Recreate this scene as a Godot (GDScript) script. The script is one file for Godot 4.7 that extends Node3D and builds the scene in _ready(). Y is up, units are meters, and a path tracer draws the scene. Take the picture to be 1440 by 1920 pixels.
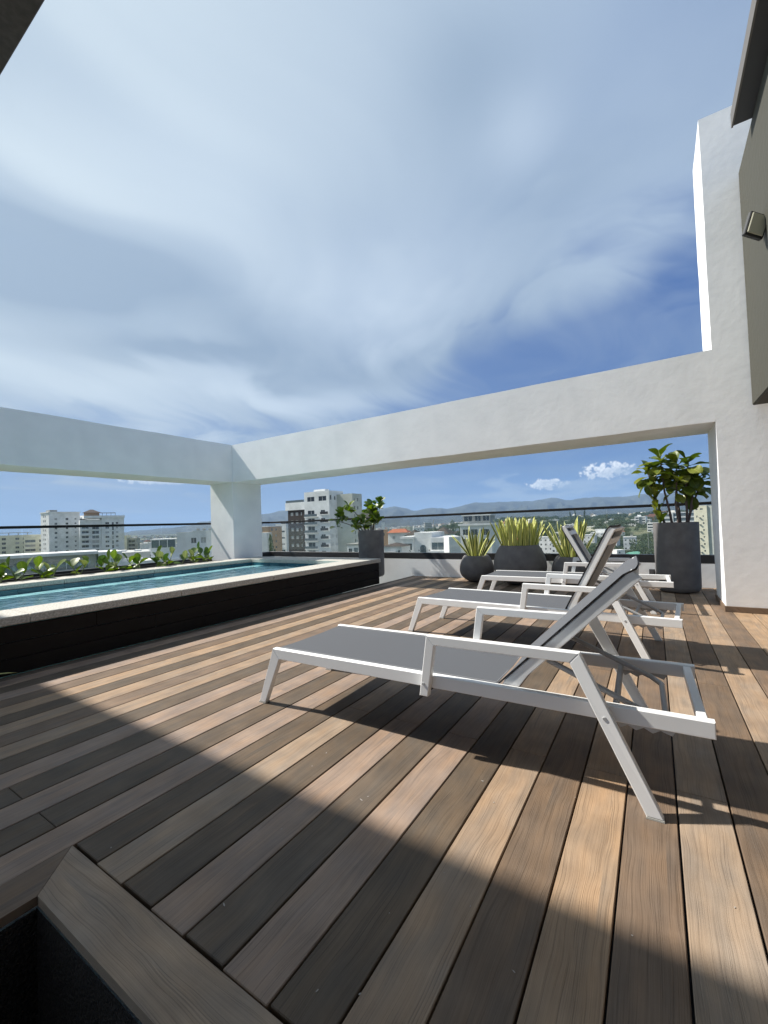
extends Node3D
# Roof terrace with a raised pool, three loungers and a view over a town to the hills.
# x runs along the loungers, -z along the deck boards, y up, metres.

const F := 794.48
const RT := Vector3(0.842190, -0.033867, -0.538117)
const UPV := Vector3(0.044497, 0.998987, 0.006768)
const FW := Vector3(-0.537342, 0.029645, -0.842843)
const EYE := Vector3(0, 1, 0)
const GROUND := -32.0
const YAW := 0.5676
const SUN_TRAVEL := Vector3(0.94, -1.0, -0.175)

const SLOPE := ["cream walled and low, just above the small bowl planter", "with a hipped roof, behind the gap between two bowls", "white and square, above the large bowl planter's right edge", "low and wide, behind the folded lounger backrest", "with a hipped roof, between the villa and the spiky plants", "flat roofed, beside the pale terraced villa", "boxy, just under the hill slab block", "with a hipped roof, beneath the white stepped tower", "plain, right above the pale cabin", "flat roofed, between the hill slab and the cypresses", "long and flat, below the row of cypresses", "with a hipped roof, high above the yellow bladed bowl", "flat and pale, high behind the roof terrace block", "highest of all, near the ridge of trees", "with a hipped roof, near the ridge beside the low flats", "square, against the left edge of the fig pot"]
const STREET := ["nearest the pavilion tower", "with a hipped roof beside the brownish grey block", "between the brownish grey block and the glass joint", "broad and flat on the open plain", "with a hipped roof above the flat roof hall", "beside the cube house's glass terrace", "farthest out on the plain behind the cube house", "above the salmon block's roof edge", "with a hipped roof beside the lone pine", "with a hipped roof behind the orange block", "behind the orange tiled roof", "behind the two dark hipped roofs", "left of the ribbed wall block", "with a hipped roof behind the ribbed wall block", "hidden low behind the tall leafy pot"]

var M := {}
var used := {}
var rng := RandomNumberGenerator.new()


# ---------------------------------------------------------------- mesh helper
class MB:
	var v := PackedVector3Array()
	var n := PackedVector3Array()
	var uv := PackedVector2Array()
	var ix := PackedInt32Array()

	func vert(p: Vector3, nn: Vector3, t := Vector2.ZERO) -> int:
		v.append(p)
		n.append(nn)
		uv.append(t)
		return v.size() - 1

	func face(a: int, b: int, c: int) -> void:
		var cr := (v[b] - v[a]).cross(v[c] - v[a])
		if cr.length_squared() < 1e-16:
			return
		if cr.dot(n[a] + n[b] + n[c]) > 0.0:
			ix.append_array(PackedInt32Array([a, c, b]))
		else:
			ix.append_array(PackedInt32Array([a, b, c]))

	func tri(a: Vector3, b: Vector3, c: Vector3, out: Vector3) -> void:
		var nn := (b - a).cross(c - a).normalized()
		if nn.dot(out) < 0.0:
			nn = -nn
		face(vert(a, nn), vert(b, nn), vert(c, nn))

	func quad(a: Vector3, b: Vector3, c: Vector3, d: Vector3, out: Vector3, t: Array = []) -> void:
		var nn := (b - a).cross(d - a)
		if nn.length_squared() < 1e-14:
			nn = (c - b).cross(d - c)
		nn = nn.normalized()
		if nn.dot(out) < 0.0:
			nn = -nn
		var i := vert(a, nn, t[0] if t else Vector2.ZERO)
		vert(b, nn, t[1] if t else Vector2.ZERO)
		vert(c, nn, t[2] if t else Vector2.ZERO)
		vert(d, nn, t[3] if t else Vector2.ZERO)
		face(i, i + 1, i + 2)
		face(i, i + 2, i + 3)

	# box with chamfered edges, c = chamfer; uv from local x,z times us
	func cbox(xf: Transform3D, size: Vector3, c := 0.004, us := Vector2.ONE, uo := Vector2.ZERO) -> void:
		var h := size * 0.5
		var put := func(a: Vector3, b: Vector3, cc: Vector3, d: Vector3, o: Vector3) -> void:
			var ts := []
			for q in [a, b, cc, d]:
				ts.append(Vector2(q.x * us.x + q.y * us.x, q.z * us.y) + uo)
			quad(xf * a, xf * b, xf * cc, xf * d, xf.basis * o, ts)
		for i in 3:
			var j := (i + 1) % 3
			var k := (i + 2) % 3
			for s in [-1.0, 1.0]:
				var ps := []
				for q in [[-1, -1], [1, -1], [1, 1], [-1, 1]]:
					var w := Vector3.ZERO
					w[i] = s * h[i]
					w[j] = q[0] * (h[j] - c)
					w[k] = q[1] * (h[k] - c)
					ps.append(w)
				var o := Vector3.ZERO
				o[i] = s
				put.call(ps[0], ps[1], ps[2], ps[3], o)
			if c > 0.0:
				for si in [-1.0, 1.0]:
					for sj in [-1.0, 1.0]:
						var ps := []
						for q in [[0, -1], [1, -1], [1, 1], [0, 1]]:
							var w := Vector3.ZERO
							w[i] = si * (h[i] - (c if q[0] == 0 else 0.0))
							w[j] = sj * (h[j] - (c if q[0] == 1 else 0.0))
							w[k] = q[1] * (h[k] - c)
							ps.append(w)
						var o := Vector3.ZERO
						o[i] = si
						o[j] = sj
						put.call(ps[0], ps[1], ps[2], ps[3], o)
		if c > 0.0:
			for sx in [-1.0, 1.0]:
				for sy in [-1.0, 1.0]:
					for sz in [-1.0, 1.0]:
						var s := Vector3(sx, sy, sz)
						var a := Vector3(h.x, h.y - c, h.z - c) * s
						var b := Vector3(h.x - c, h.y, h.z - c) * s
						var d := Vector3(h.x - c, h.y - c, h.z) * s
						tri(xf * a, xf * b, xf * d, xf.basis * s)

	func box(a: Vector3, b: Vector3, c := 0.0) -> void:
		cbox(Transform3D(Basis(), (a + b) * 0.5), (b - a).abs(), c)

	# polygon in xy pushed out between z0 < z1 with bevel c; splay moves z with depth below y = ref
	func prism(poly: PackedVector2Array, z0: float, z1: float, splay := 0.0, ref := 0.0, c := 0.0) -> void:
		var at := func(q: Vector2, z: float) -> Vector3:
			return Vector3(q.x, q.y, z + splay * maxf(0.0, ref - q.y))
		var m := poly.size()
		var area := 0.0
		for k in m:
			area += poly[k].cross(poly[(k + 1) % m])
		var outs := PackedVector2Array()
		for k in m:
			var e := (poly[(k + 1) % m] - poly[k]).normalized()
			outs.append(Vector2(e.y, -e.x) * signf(area))
		var inner := PackedVector2Array()
		for k in m:
			var n1 := outs[(k + m - 1) % m]
			var n2 := outs[k]
			inner.append(poly[k] - (n1 + n2) / maxf(0.3, 1.0 + n1.dot(n2)) * c)
		var tr := Geometry2D.triangulate_polygon(inner)
		for k in range(0, tr.size(), 3):
			tri(at.call(inner[tr[k]], z0), at.call(inner[tr[k + 1]], z0), at.call(inner[tr[k + 2]], z0), Vector3(0, 0, -1))
			tri(at.call(inner[tr[k]], z1), at.call(inner[tr[k + 1]], z1), at.call(inner[tr[k + 2]], z1), Vector3(0, 0, 1))
		for k in m:
			var k2 := (k + 1) % m
			var o := Vector3(outs[k].x, outs[k].y, 0)
			quad(at.call(poly[k], z0 + c), at.call(poly[k2], z0 + c), at.call(poly[k2], z1 - c), at.call(poly[k], z1 - c), o)
			if c > 0.0:
				quad(at.call(inner[k], z0), at.call(inner[k2], z0), at.call(poly[k2], z0 + c), at.call(poly[k], z0 + c), o - Vector3(0, 0, 1))
				quad(at.call(inner[k], z1), at.call(inner[k2], z1), at.call(poly[k2], z1 - c), at.call(poly[k], z1 - c), o + Vector3(0, 0, 1))

	# rows of points -> smooth sheet; normals from differences, turned towards `side` times the cross product
	func sheet(P: Array, closed := false, side := 1.0) -> void:
		var rows := P.size()
		var cols: int = P[0].size()
		var first := v.size()
		for r in rows:
			for c in cols:
				var du: Vector3 = P[r][(c + 1) % cols if closed else mini(c + 1, cols - 1)] - P[r][(c - 1 + cols) % cols if closed else maxi(c - 1, 0)]
				var dv: Vector3 = P[mini(r + 1, rows - 1)][c] - P[maxi(r - 1, 0)][c]
				var nn := du.cross(dv) * side
				if nn.length_squared() < 1e-14:
					nn = (P[r][c] - P[mini(r + 1, rows - 1)][c]) if r == 0 else (P[r][c] - P[r - 1][c])
				vert(P[r][c], nn.normalized(), Vector2(float(c) / maxf(1, cols - 1), float(r) / maxf(1, rows - 1)))
		for r in rows - 1:
			for c in (cols if closed else cols - 1):
				var a := first + r * cols + c
				var b := first + r * cols + (c + 1) % cols
				face(a, b, b + cols)
				face(a, b + cols, a + cols)

	func tube(path: PackedVector3Array, radii: Array, sides := 8) -> void:
		var P := []
		var ref := Vector3.UP
		for k in path.size():
			var t := (path[mini(k + 1, path.size() - 1)] - path[maxi(k - 1, 0)]).normalized()
			if absf(t.dot(ref)) > 0.95:
				ref = Vector3.RIGHT
			var a := t.cross(ref).normalized()
			var b := t.cross(a).normalized()
			ref = a.cross(t)
			var row := PackedVector3Array()
			var rad: float = radii[mini(k, radii.size() - 1)]
			for s in sides:
				var an := TAU * s / sides
				row.append(path[k] + (a * cos(an) + b * sin(an)) * rad)
			P.append(row)
		var first := v.size()
		sheet(P, true, 1.0)
		for k in path.size():
			for s in sides:
				n[first + k * sides + s] = (P[k][s] - path[k]).normalized()
		# wind again with the right normals
		for k in range(ix.size() - (path.size() - 1) * sides * 6, ix.size(), 3):
			if k < 0:
				continue
			var cr := (v[ix[k + 1]] - v[ix[k]]).cross(v[ix[k + 2]] - v[ix[k]])
			if cr.dot(n[ix[k]]) > 0.0:
				var w := ix[k + 1]
				ix[k + 1] = ix[k + 2]
				ix[k + 2] = w
		for e in [0, path.size() - 1]:
			var o: Vector3 = path[e] - path[1 if e == 0 else e - 1]
			for s in sides:
				tri(path[e], P[e][s], P[e][(s + 1) % sides], o)

	func lathe(prof: Array, sides := 32, sx := 1.0, sz := 1.0) -> void:
		var P := []
		for q in prof:
			var row := PackedVector3Array()
			for s in sides:
				var an := TAU * s / sides
				row.append(Vector3(cos(an) * q.x * sx, q.y, sin(an) * q.x * sz))
			P.append(row)
		var rows := P.size()
		var first := v.size()
		for r in rows:
			var t: Vector2 = prof[mini(r + 1, rows - 1)] - prof[maxi(r - 1, 0)]
			for s in sides:
				var an := TAU * s / sides
				var nn := Vector3(cos(an) * t.y * sz, -t.x, sin(an) * t.y * sx).normalized()
				vert(P[r][s], nn, Vector2(float(s) / sides, float(r) / rows))
		for r in rows - 1:
			for s in sides:
				var a := first + r * sides + s
				var b := first + r * sides + (s + 1) % sides
				face(a, b, b + sides)
				face(a, b + sides, a + sides)

	func mesh() -> ArrayMesh:
		var arr := []
		arr.resize(Mesh.ARRAY_MAX)
		arr[Mesh.ARRAY_VERTEX] = v
		arr[Mesh.ARRAY_NORMAL] = n
		arr[Mesh.ARRAY_TEX_UV] = uv
		arr[Mesh.ARRAY_INDEX] = ix
		var m := ArrayMesh.new()
		m.add_surface_from_arrays(Mesh.PRIMITIVE_TRIANGLES, arr)
		return m


# ---------------------------------------------------------------- node helpers
func numbered(called: String) -> String:
	used[called] = used.get(called, -1) + 1
	return called if used[called] == 0 else "%s_%03d" % [called, used[called]]


func thing(called: String, label: String, category: String, pos := Vector3.ZERO, turn := 0.0, group := "") -> Node3D:
	var o := Node3D.new()
	o.name = numbered(called)
	add_child(o)
	o.position = pos
	o.rotation.y = turn
	o.set_meta("label", label)
	o.set_meta("category", category)
	if group:
		o.set_meta("group", group)
	return o


func part(called: String, m: Mesh, material: Material, parent: Node, xf := Transform3D()) -> MeshInstance3D:
	var o := MeshInstance3D.new()
	o.name = called
	o.mesh = m
	o.material_override = null
	for k in m.get_surface_count():
		o.set_surface_override_material(k, material)
	parent.add_child(o, true)
	o.transform = xf
	return o


func structure(called: String, label := "") -> Node3D:
	var o := Node3D.new()
	o.name = numbered(called)
	add_child(o)
	o.set_meta("kind", "structure")
	if label:
		o.set_meta("label", label)
	return o


func at(px: float, py: float, depth: float) -> Vector3:
	return EYE + (FW * F + RT * (px - 720.0) - UPV * (py - 960.0)) * (depth / F)


# ---------------------------------------------------------------- materials
func mat(r: float, g: float, b: float, rough := 0.7, metal := 0.0) -> StandardMaterial3D:
	var m := StandardMaterial3D.new()
	m.albedo_color = Color(r, g, b).linear_to_srgb()
	m.roughness = rough
	m.metallic = metal
	return m


func noise_tex(sd: int, freq: float, octaves: int, lo: Color, hi: Color, size := 512, kind := FastNoiseLite.TYPE_SIMPLEX_SMOOTH) -> NoiseTexture2D:
	var nz := FastNoiseLite.new()
	nz.seed = sd
	nz.noise_type = kind
	nz.frequency = freq
	nz.fractal_octaves = octaves
	var t := NoiseTexture2D.new()
	t.width = size
	t.height = size
	t.seamless = true
	t.noise = nz
	var g := Gradient.new()
	g.set_color(0, lo)
	g.set_color(1, hi)
	t.color_ramp = g
	return t


func triplanar(m: StandardMaterial3D, scale: float, world := true) -> StandardMaterial3D:
	m.uv1_triplanar = true
	m.uv1_world_triplanar = world
	m.uv1_triplanar_sharpness = 4.0
	m.uv1_scale = Vector3.ONE * scale
	return m


func wood_images() -> Array:
	# grain running along v; u covers 0.3 m, v covers 2.5 m
	var W := 512
	var H := 1024
	var a := FastNoiseLite.new()
	a.seed = 11
	a.frequency = 1.0
	a.fractal_octaves = 4
	var b := FastNoiseLite.new()
	b.seed = 12
	b.frequency = 1.0
	b.fractal_octaves = 2
	var col := Image.create(W, H, false, Image.FORMAT_RGB8)
	var hgt := Image.create(W, H, false, Image.FORMAT_RGB8)
	for y in H:
		var t := TAU * y / H
		var cy := cos(t) * 1.6
		var sy := sin(t) * 1.6
		for x in W:
			var u := float(x) / W
			var warp := b.get_noise_3d(u * 1.6, cy * 0.7, sy * 0.7)
			var fine := a.get_noise_3d(u * 120.0 + warp * 3.0, cy * 0.6, sy * 0.6)
			var line := smoothstep(0.10, 0.45, a.get_noise_3d(u * 80.0 + warp * 3.2 + 200.0, cy * 0.38, sy * 0.38))
			var ring := sin((u * 12.0 + warp * 1.6) * TAU)
			var big := b.get_noise_3d(u * 4.0 + 40.0, cy * 0.9, sy * 0.9)
			var g := 0.88 + fine * 0.08 - line * 0.10 + ring * 0.012 + big * 0.06
			col.set_pixel(x, y, Color(clampf(g + big * 0.03, 0, 1), clampf(g, 0, 1), clampf(g - big * 0.04, 0, 1)))
			var h := clampf(0.7 + fine * 0.4 - line * 0.6, 0, 1)
			hgt.set_pixel(x, y, Color(h, h, h))
	return [ImageTexture.create_from_image(col), ImageTexture.create_from_image(hgt)]


func make_materials() -> void:
	var grain := wood_images()
	var tones := {
		"tan": Vector3(0.284, 0.210, 0.146), "tan2": Vector3(0.268, 0.206, 0.152), "pink": Vector3(0.250, 0.196, 0.160), "sand": Vector3(0.268, 0.216, 0.168),
		"brown": Vector3(0.138, 0.104, 0.077), "dark": Vector3(0.102, 0.081, 0.061), "grey": Vector3(0.112, 0.092, 0.073), "umber": Vector3(0.155, 0.117, 0.088), "black": Vector3(0.007, 0.0056, 0.005)}
	# worn and dusty patches that run on over the joints
	var dust := noise_tex(81, 0.012, 6, Color(0.88, 0.87, 0.86), Color(1, 1, 1), 512)
	for k in tones:
		var c: Vector3 = tones[k]
		var m := mat(minf(c.x * 1.86, 1), minf(c.y * 1.76, 1), minf(c.z * 1.66, 1), 0.6)
		m.detail_enabled = true
		m.detail_blend_mode = BaseMaterial3D.BLEND_MODE_MUL
		m.detail_albedo = dust
		m.detail_uv_layer = BaseMaterial3D.DETAIL_UV_2
		m.uv2_triplanar = true
		m.uv2_world_triplanar = true
		m.uv2_scale = Vector3.ONE * 0.7
		m.albedo_texture = grain[0]
		m.heightmap_enabled = true
		m.heightmap_texture = grain[1]
		m.heightmap_scale = 0.06
		m.metallic_specular = 0.32
		M["wood_" + k] = m
	# painted render, trowelled by hand
	var plaster := mat(0.92, 0.925, 0.925, 0.85)
	plaster.albedo_texture = noise_tex(3, 0.006, 5, Color(0.955, 0.957, 0.96), Color(1, 1, 1))
	plaster.heightmap_enabled = true
	plaster.heightmap_texture = noise_tex(4, 0.016, 5, Color.BLACK, Color.WHITE, 1024)
	plaster.heightmap_scale = 0.09
	triplanar(plaster, 0.55)
	M.plaster = plaster
	var olive := mat(0.056, 0.055, 0.042, 0.85)
	olive.heightmap_enabled = true
	olive.heightmap_texture = plaster.heightmap_texture
	olive.heightmap_scale = 0.15
	triplanar(olive, 0.6)
	M.olive = olive
	M.dark_metal = mat(0.020, 0.020, 0.022, 0.5)
	M.splash = mat(0.36, 0.33, 0.30, 0.9)
	M.fascia_dark = mat(0.035, 0.036, 0.042, 0.5)
	M.rail = mat(0.006, 0.006, 0.007, 0.85)
	M.fascia = mat(0.14, 0.13, 0.12, 0.6)
	var canopy := mat(0.11, 0.108, 0.112, 0.8)
	canopy.albedo_texture = noise_tex(8, 0.05, 3, Color(0.8, 0.8, 0.8), Color(1, 1, 1))
	triplanar(canopy, 1.0)
	M.canopy = canopy
	M.frame_white = mat(0.82, 0.82, 0.81, 0.4)
	M.tube_grey = mat(0.42, 0.42, 0.42, 0.4)
	var sling := mat(0.105, 0.11, 0.122, 0.75)
	sling.albedo_texture = noise_tex(15, 0.3, 2, Color(0.82, 0.82, 0.82), Color(1, 1, 1), 256)
	sling.heightmap_enabled = true
	sling.heightmap_texture = noise_tex(16, 0.35, 1, Color.BLACK, Color.WHITE, 256)
	sling.heightmap_scale = 0.05
	triplanar(sling, 4.0)
	M.sling = sling
	M.hem = mat(0.22, 0.225, 0.235, 0.7)
	M.foot = mat(0.45, 0.44, 0.40, 0.6)
	var pot := mat(0.185, 0.176, 0.172, 0.72)
	pot.albedo_texture = noise_tex(21, 0.008, 5, Color(0.82, 0.82, 0.83), Color(1, 1, 1))
	pot.heightmap_enabled = true
	pot.heightmap_texture = noise_tex(22, 0.04, 4, Color.BLACK, Color.WHITE)
	pot.heightmap_scale = 0.12
	triplanar(pot, 1.3)
	M.pot = pot
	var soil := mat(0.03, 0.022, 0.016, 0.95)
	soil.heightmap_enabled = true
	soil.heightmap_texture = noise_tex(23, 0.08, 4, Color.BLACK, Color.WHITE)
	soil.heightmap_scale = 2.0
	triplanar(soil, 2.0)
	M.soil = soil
	var stone := mat(0.68, 0.655, 0.60, 0.75)
	stone.albedo_texture = noise_tex(24, 0.03, 5, Color(0.70, 0.69, 0.66), Color(1, 1, 1), 512)
	stone.heightmap_enabled = true
	stone.heightmap_texture = noise_tex(25, 0.07, 4, Color.BLACK, Color.WHITE)
	stone.heightmap_scale = 0.15
	triplanar(stone, 3.2)
	M.stone = stone
	var basin := mat(0.48, 0.80, 0.82, 0.5)
	basin.albedo_texture = noise_tex(26, 0.02, 3, Color(0.8, 0.85, 0.87), Color(1, 1, 1))
	triplanar(basin, 0.8)
	M.basin = basin
	for k in 3:
		M["tile_%d" % k] = mat(0.015 + 0.012 * k, 0.075 + 0.03 * k, 0.115 + 0.03 * k, 0.2)
	var water := StandardMaterial3D.new()
	water.albedo_color = Color(0.70, 0.93, 0.95, 0.85)
	water.transparency = BaseMaterial3D.TRANSPARENCY_ALPHA
	water.roughness = 0.03
	water.heightmap_enabled = true
	water.heightmap_texture = noise_tex(31, 0.012, 4, Color.BLACK, Color.WHITE, 512)
	water.heightmap_scale = 1.0
	triplanar(water, 0.8)
	M.water = water
	var glass := StandardMaterial3D.new()
	glass.albedo_color = Color(0.55, 0.66, 0.66, 0.07)
	glass.transparency = BaseMaterial3D.TRANSPARENCY_ALPHA
	glass.roughness = 0.02
	glass.metallic_specular = 0.4
	M.glass = glass
	M.diffuser = mat(0.50, 0.48, 0.37, 0.4)
	# leaves
	M.fig = leaf_mat(Color(0.105, 0.145, 0.020), 0.36, 41, Color(0.13, 0.17, 0.012))
	M.fig2 = leaf_mat(Color(0.21, 0.235, 0.036), 0.36, 42, Color(0.15, 0.18, 0.012))
	M.clusia = leaf_mat(Color(0.175, 0.250, 0.030), 0.42, 43, Color(0.16, 0.20, 0.01))
	M.clusia2 = leaf_mat(Color(0.085, 0.150, 0.026), 0.42, 44, Color(0.06, 0.11, 0.01))
	M.clusia3 = leaf_mat(Color(0.32, 0.36, 0.19), 0.45, 45, Color(0.1, 0.12, 0.02))
	M.stem = mat(0.13, 0.095, 0.085, 0.8)
	M.stem_green = mat(0.14, 0.17, 0.07, 0.7)
	M.blade_yellow = blade_mat(Color(0.72, 0.70, 0.24), Color(0.28, 0.38, 0.07), 0.30)
	M.blade_mixed = blade_mat(Color(0.70, 0.68, 0.28), Color(0.12, 0.20, 0.04), 0.42)
	M.blade_green = blade_mat(Color(0.62, 0.60, 0.28), Color(0.07, 0.12, 0.035), 0.55)
	# town
	M.bw = wall_mat(0.84, 0.85, 0.84, 51)
	M.bw2 = wall_mat(0.89, 0.89, 0.87, 52)
	M.bcream = wall_mat(0.80, 0.77, 0.60, 53)
	M.bgrey = wall_mat(0.36, 0.36, 0.33, 54)
	M.bbeige = wall_mat(0.48, 0.42, 0.31, 55)
	M.bsalmon = wall_mat(0.56, 0.36, 0.22, 56)
	M.bbrown = wall_mat(0.055, 0.042, 0.036, 57)
	M.bolive = wall_mat(0.56, 0.58, 0.52, 58)
	M.pane = mat(0.030, 0.036, 0.042, 0.22)
	M.pane2 = mat(0.12, 0.15, 0.16, 0.25)
	M.curtain = mat(0.40, 0.40, 0.38, 0.6)
	M.tile_roof = wall_mat(0.42, 0.13, 0.06, 59)
	M.dark_roof = wall_mat(0.060, 0.042, 0.034, 60)
	M.flat_roof = wall_mat(0.62, 0.62, 0.60, 61)
	M.dome = mat(0.10, 0.28, 0.20, 0.6)
	M.tree = [leaf_flat(0.022, 0.045, 0.016), leaf_flat(0.032, 0.058, 0.020), leaf_flat(0.045, 0.070, 0.024)]
	M.bark = mat(0.07, 0.055, 0.04, 0.9)
	var land := mat(0.19, 0.19, 0.14, 0.95)
	land.albedo_texture = noise_tex(71, 0.012, 5, Color(0.45, 0.6, 0.42), Color(1, 0.95, 0.85), 512)
	triplanar(land, 0.004)
	M.land = land
	var hill := mat(0.050, 0.058, 0.050, 0.95)
	hill.albedo_texture = noise_tex(72, 0.01, 6, Color(0.5, 0.55, 0.5), Color(1, 1, 0.9), 512)
	triplanar(hill, 0.0006)
	M.hill = hill


func wall_mat(r: float, g: float, b: float, sd: int) -> StandardMaterial3D:
	var m := mat(r, g, b, 0.85)
	m.albedo_texture = noise_tex(sd, 0.012, 4, Color(0.88, 0.88, 0.87), Color(1, 1, 1), 256)
	return triplanar(m, 0.06)


func leaf_mat(c: Color, rough: float, sd: int, back: Color) -> StandardMaterial3D:
	var m := mat(1, 1, 1, rough)
	# pale midrib and side veins along u across, v along
	var im := Image.create(64, 128, false, Image.FORMAT_RGB8)
	var nz := FastNoiseLite.new()
	nz.seed = sd
	nz.frequency = 0.05
	for y in 128:
		for x in 64:
			var u := absf(x - 31.5) / 31.5
			var vein := maxf(0.0, 1.0 - u * 14.0)
			vein = maxf(vein, 0.55 * maxf(0.0, 1.0 - absf(fposmod(y / 128.0 * 7.0 - u * 0.9, 1.0) - 0.5) * 14.0))
			var k := 0.95 + 0.25 * nz.get_noise_2d(x, y)
			var cc := (c * k).lerp(Color(c.r * 2.2 + 0.03, c.g * 1.9 + 0.03, c.b * 2.0 + 0.015), vein * 0.7)
			im.set_pixel(x, y, Color(clampf(cc.r, 0, 1), clampf(cc.g, 0, 1), clampf(cc.b, 0, 1)).linear_to_srgb())
	m.albedo_texture = ImageTexture.create_from_image(im)
	m.backlight_enabled = true
	m.backlight = (back * 3.0).linear_to_srgb()
	return m


func leaf_flat(r: float, g: float, b: float) -> StandardMaterial3D:
	var m := mat(r, g, b, 0.7)
	m.backlight_enabled = true
	m.backlight = Color(r, g, b).linear_to_srgb()
	return m


func blade_mat(edge: Color, mid: Color, half: float) -> StandardMaterial3D:
	var m := mat(1, 1, 1, 0.5)
	var im := Image.create(48, 96, false, Image.FORMAT_RGB8)
	var nz := FastNoiseLite.new()
	nz.seed = 7
	nz.frequency = 0.09
	for y in 96:
		for x in 48:
			var u := absf(x - 23.5) / 23.5
			var w := half + 0.22 * nz.get_noise_2d(x * 3.0, y * 0.25)
			var c := mid.lerp(edge, smoothstep(w - 0.08, w + 0.08, u))
			im.set_pixel(x, y, (c * (1.0 + 0.25 * nz.get_noise_2d(x * 5.0 + 90.0, y * 0.2))).clamp().linear_to_srgb())
	m.albedo_texture = ImageTexture.create_from_image(im)
	m.backlight_enabled = true
	m.backlight = Color(0.25, 0.24, 0.06).linear_to_srgb()
	return m


# ---------------------------------------------------------------- sky
func sky_noise(sd: int, freq: float, octaves: int) -> FastNoiseLite:
	var z := FastNoiseLite.new()
	z.seed = sd
	z.frequency = freq
	z.fractal_octaves = octaves
	return z


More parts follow.
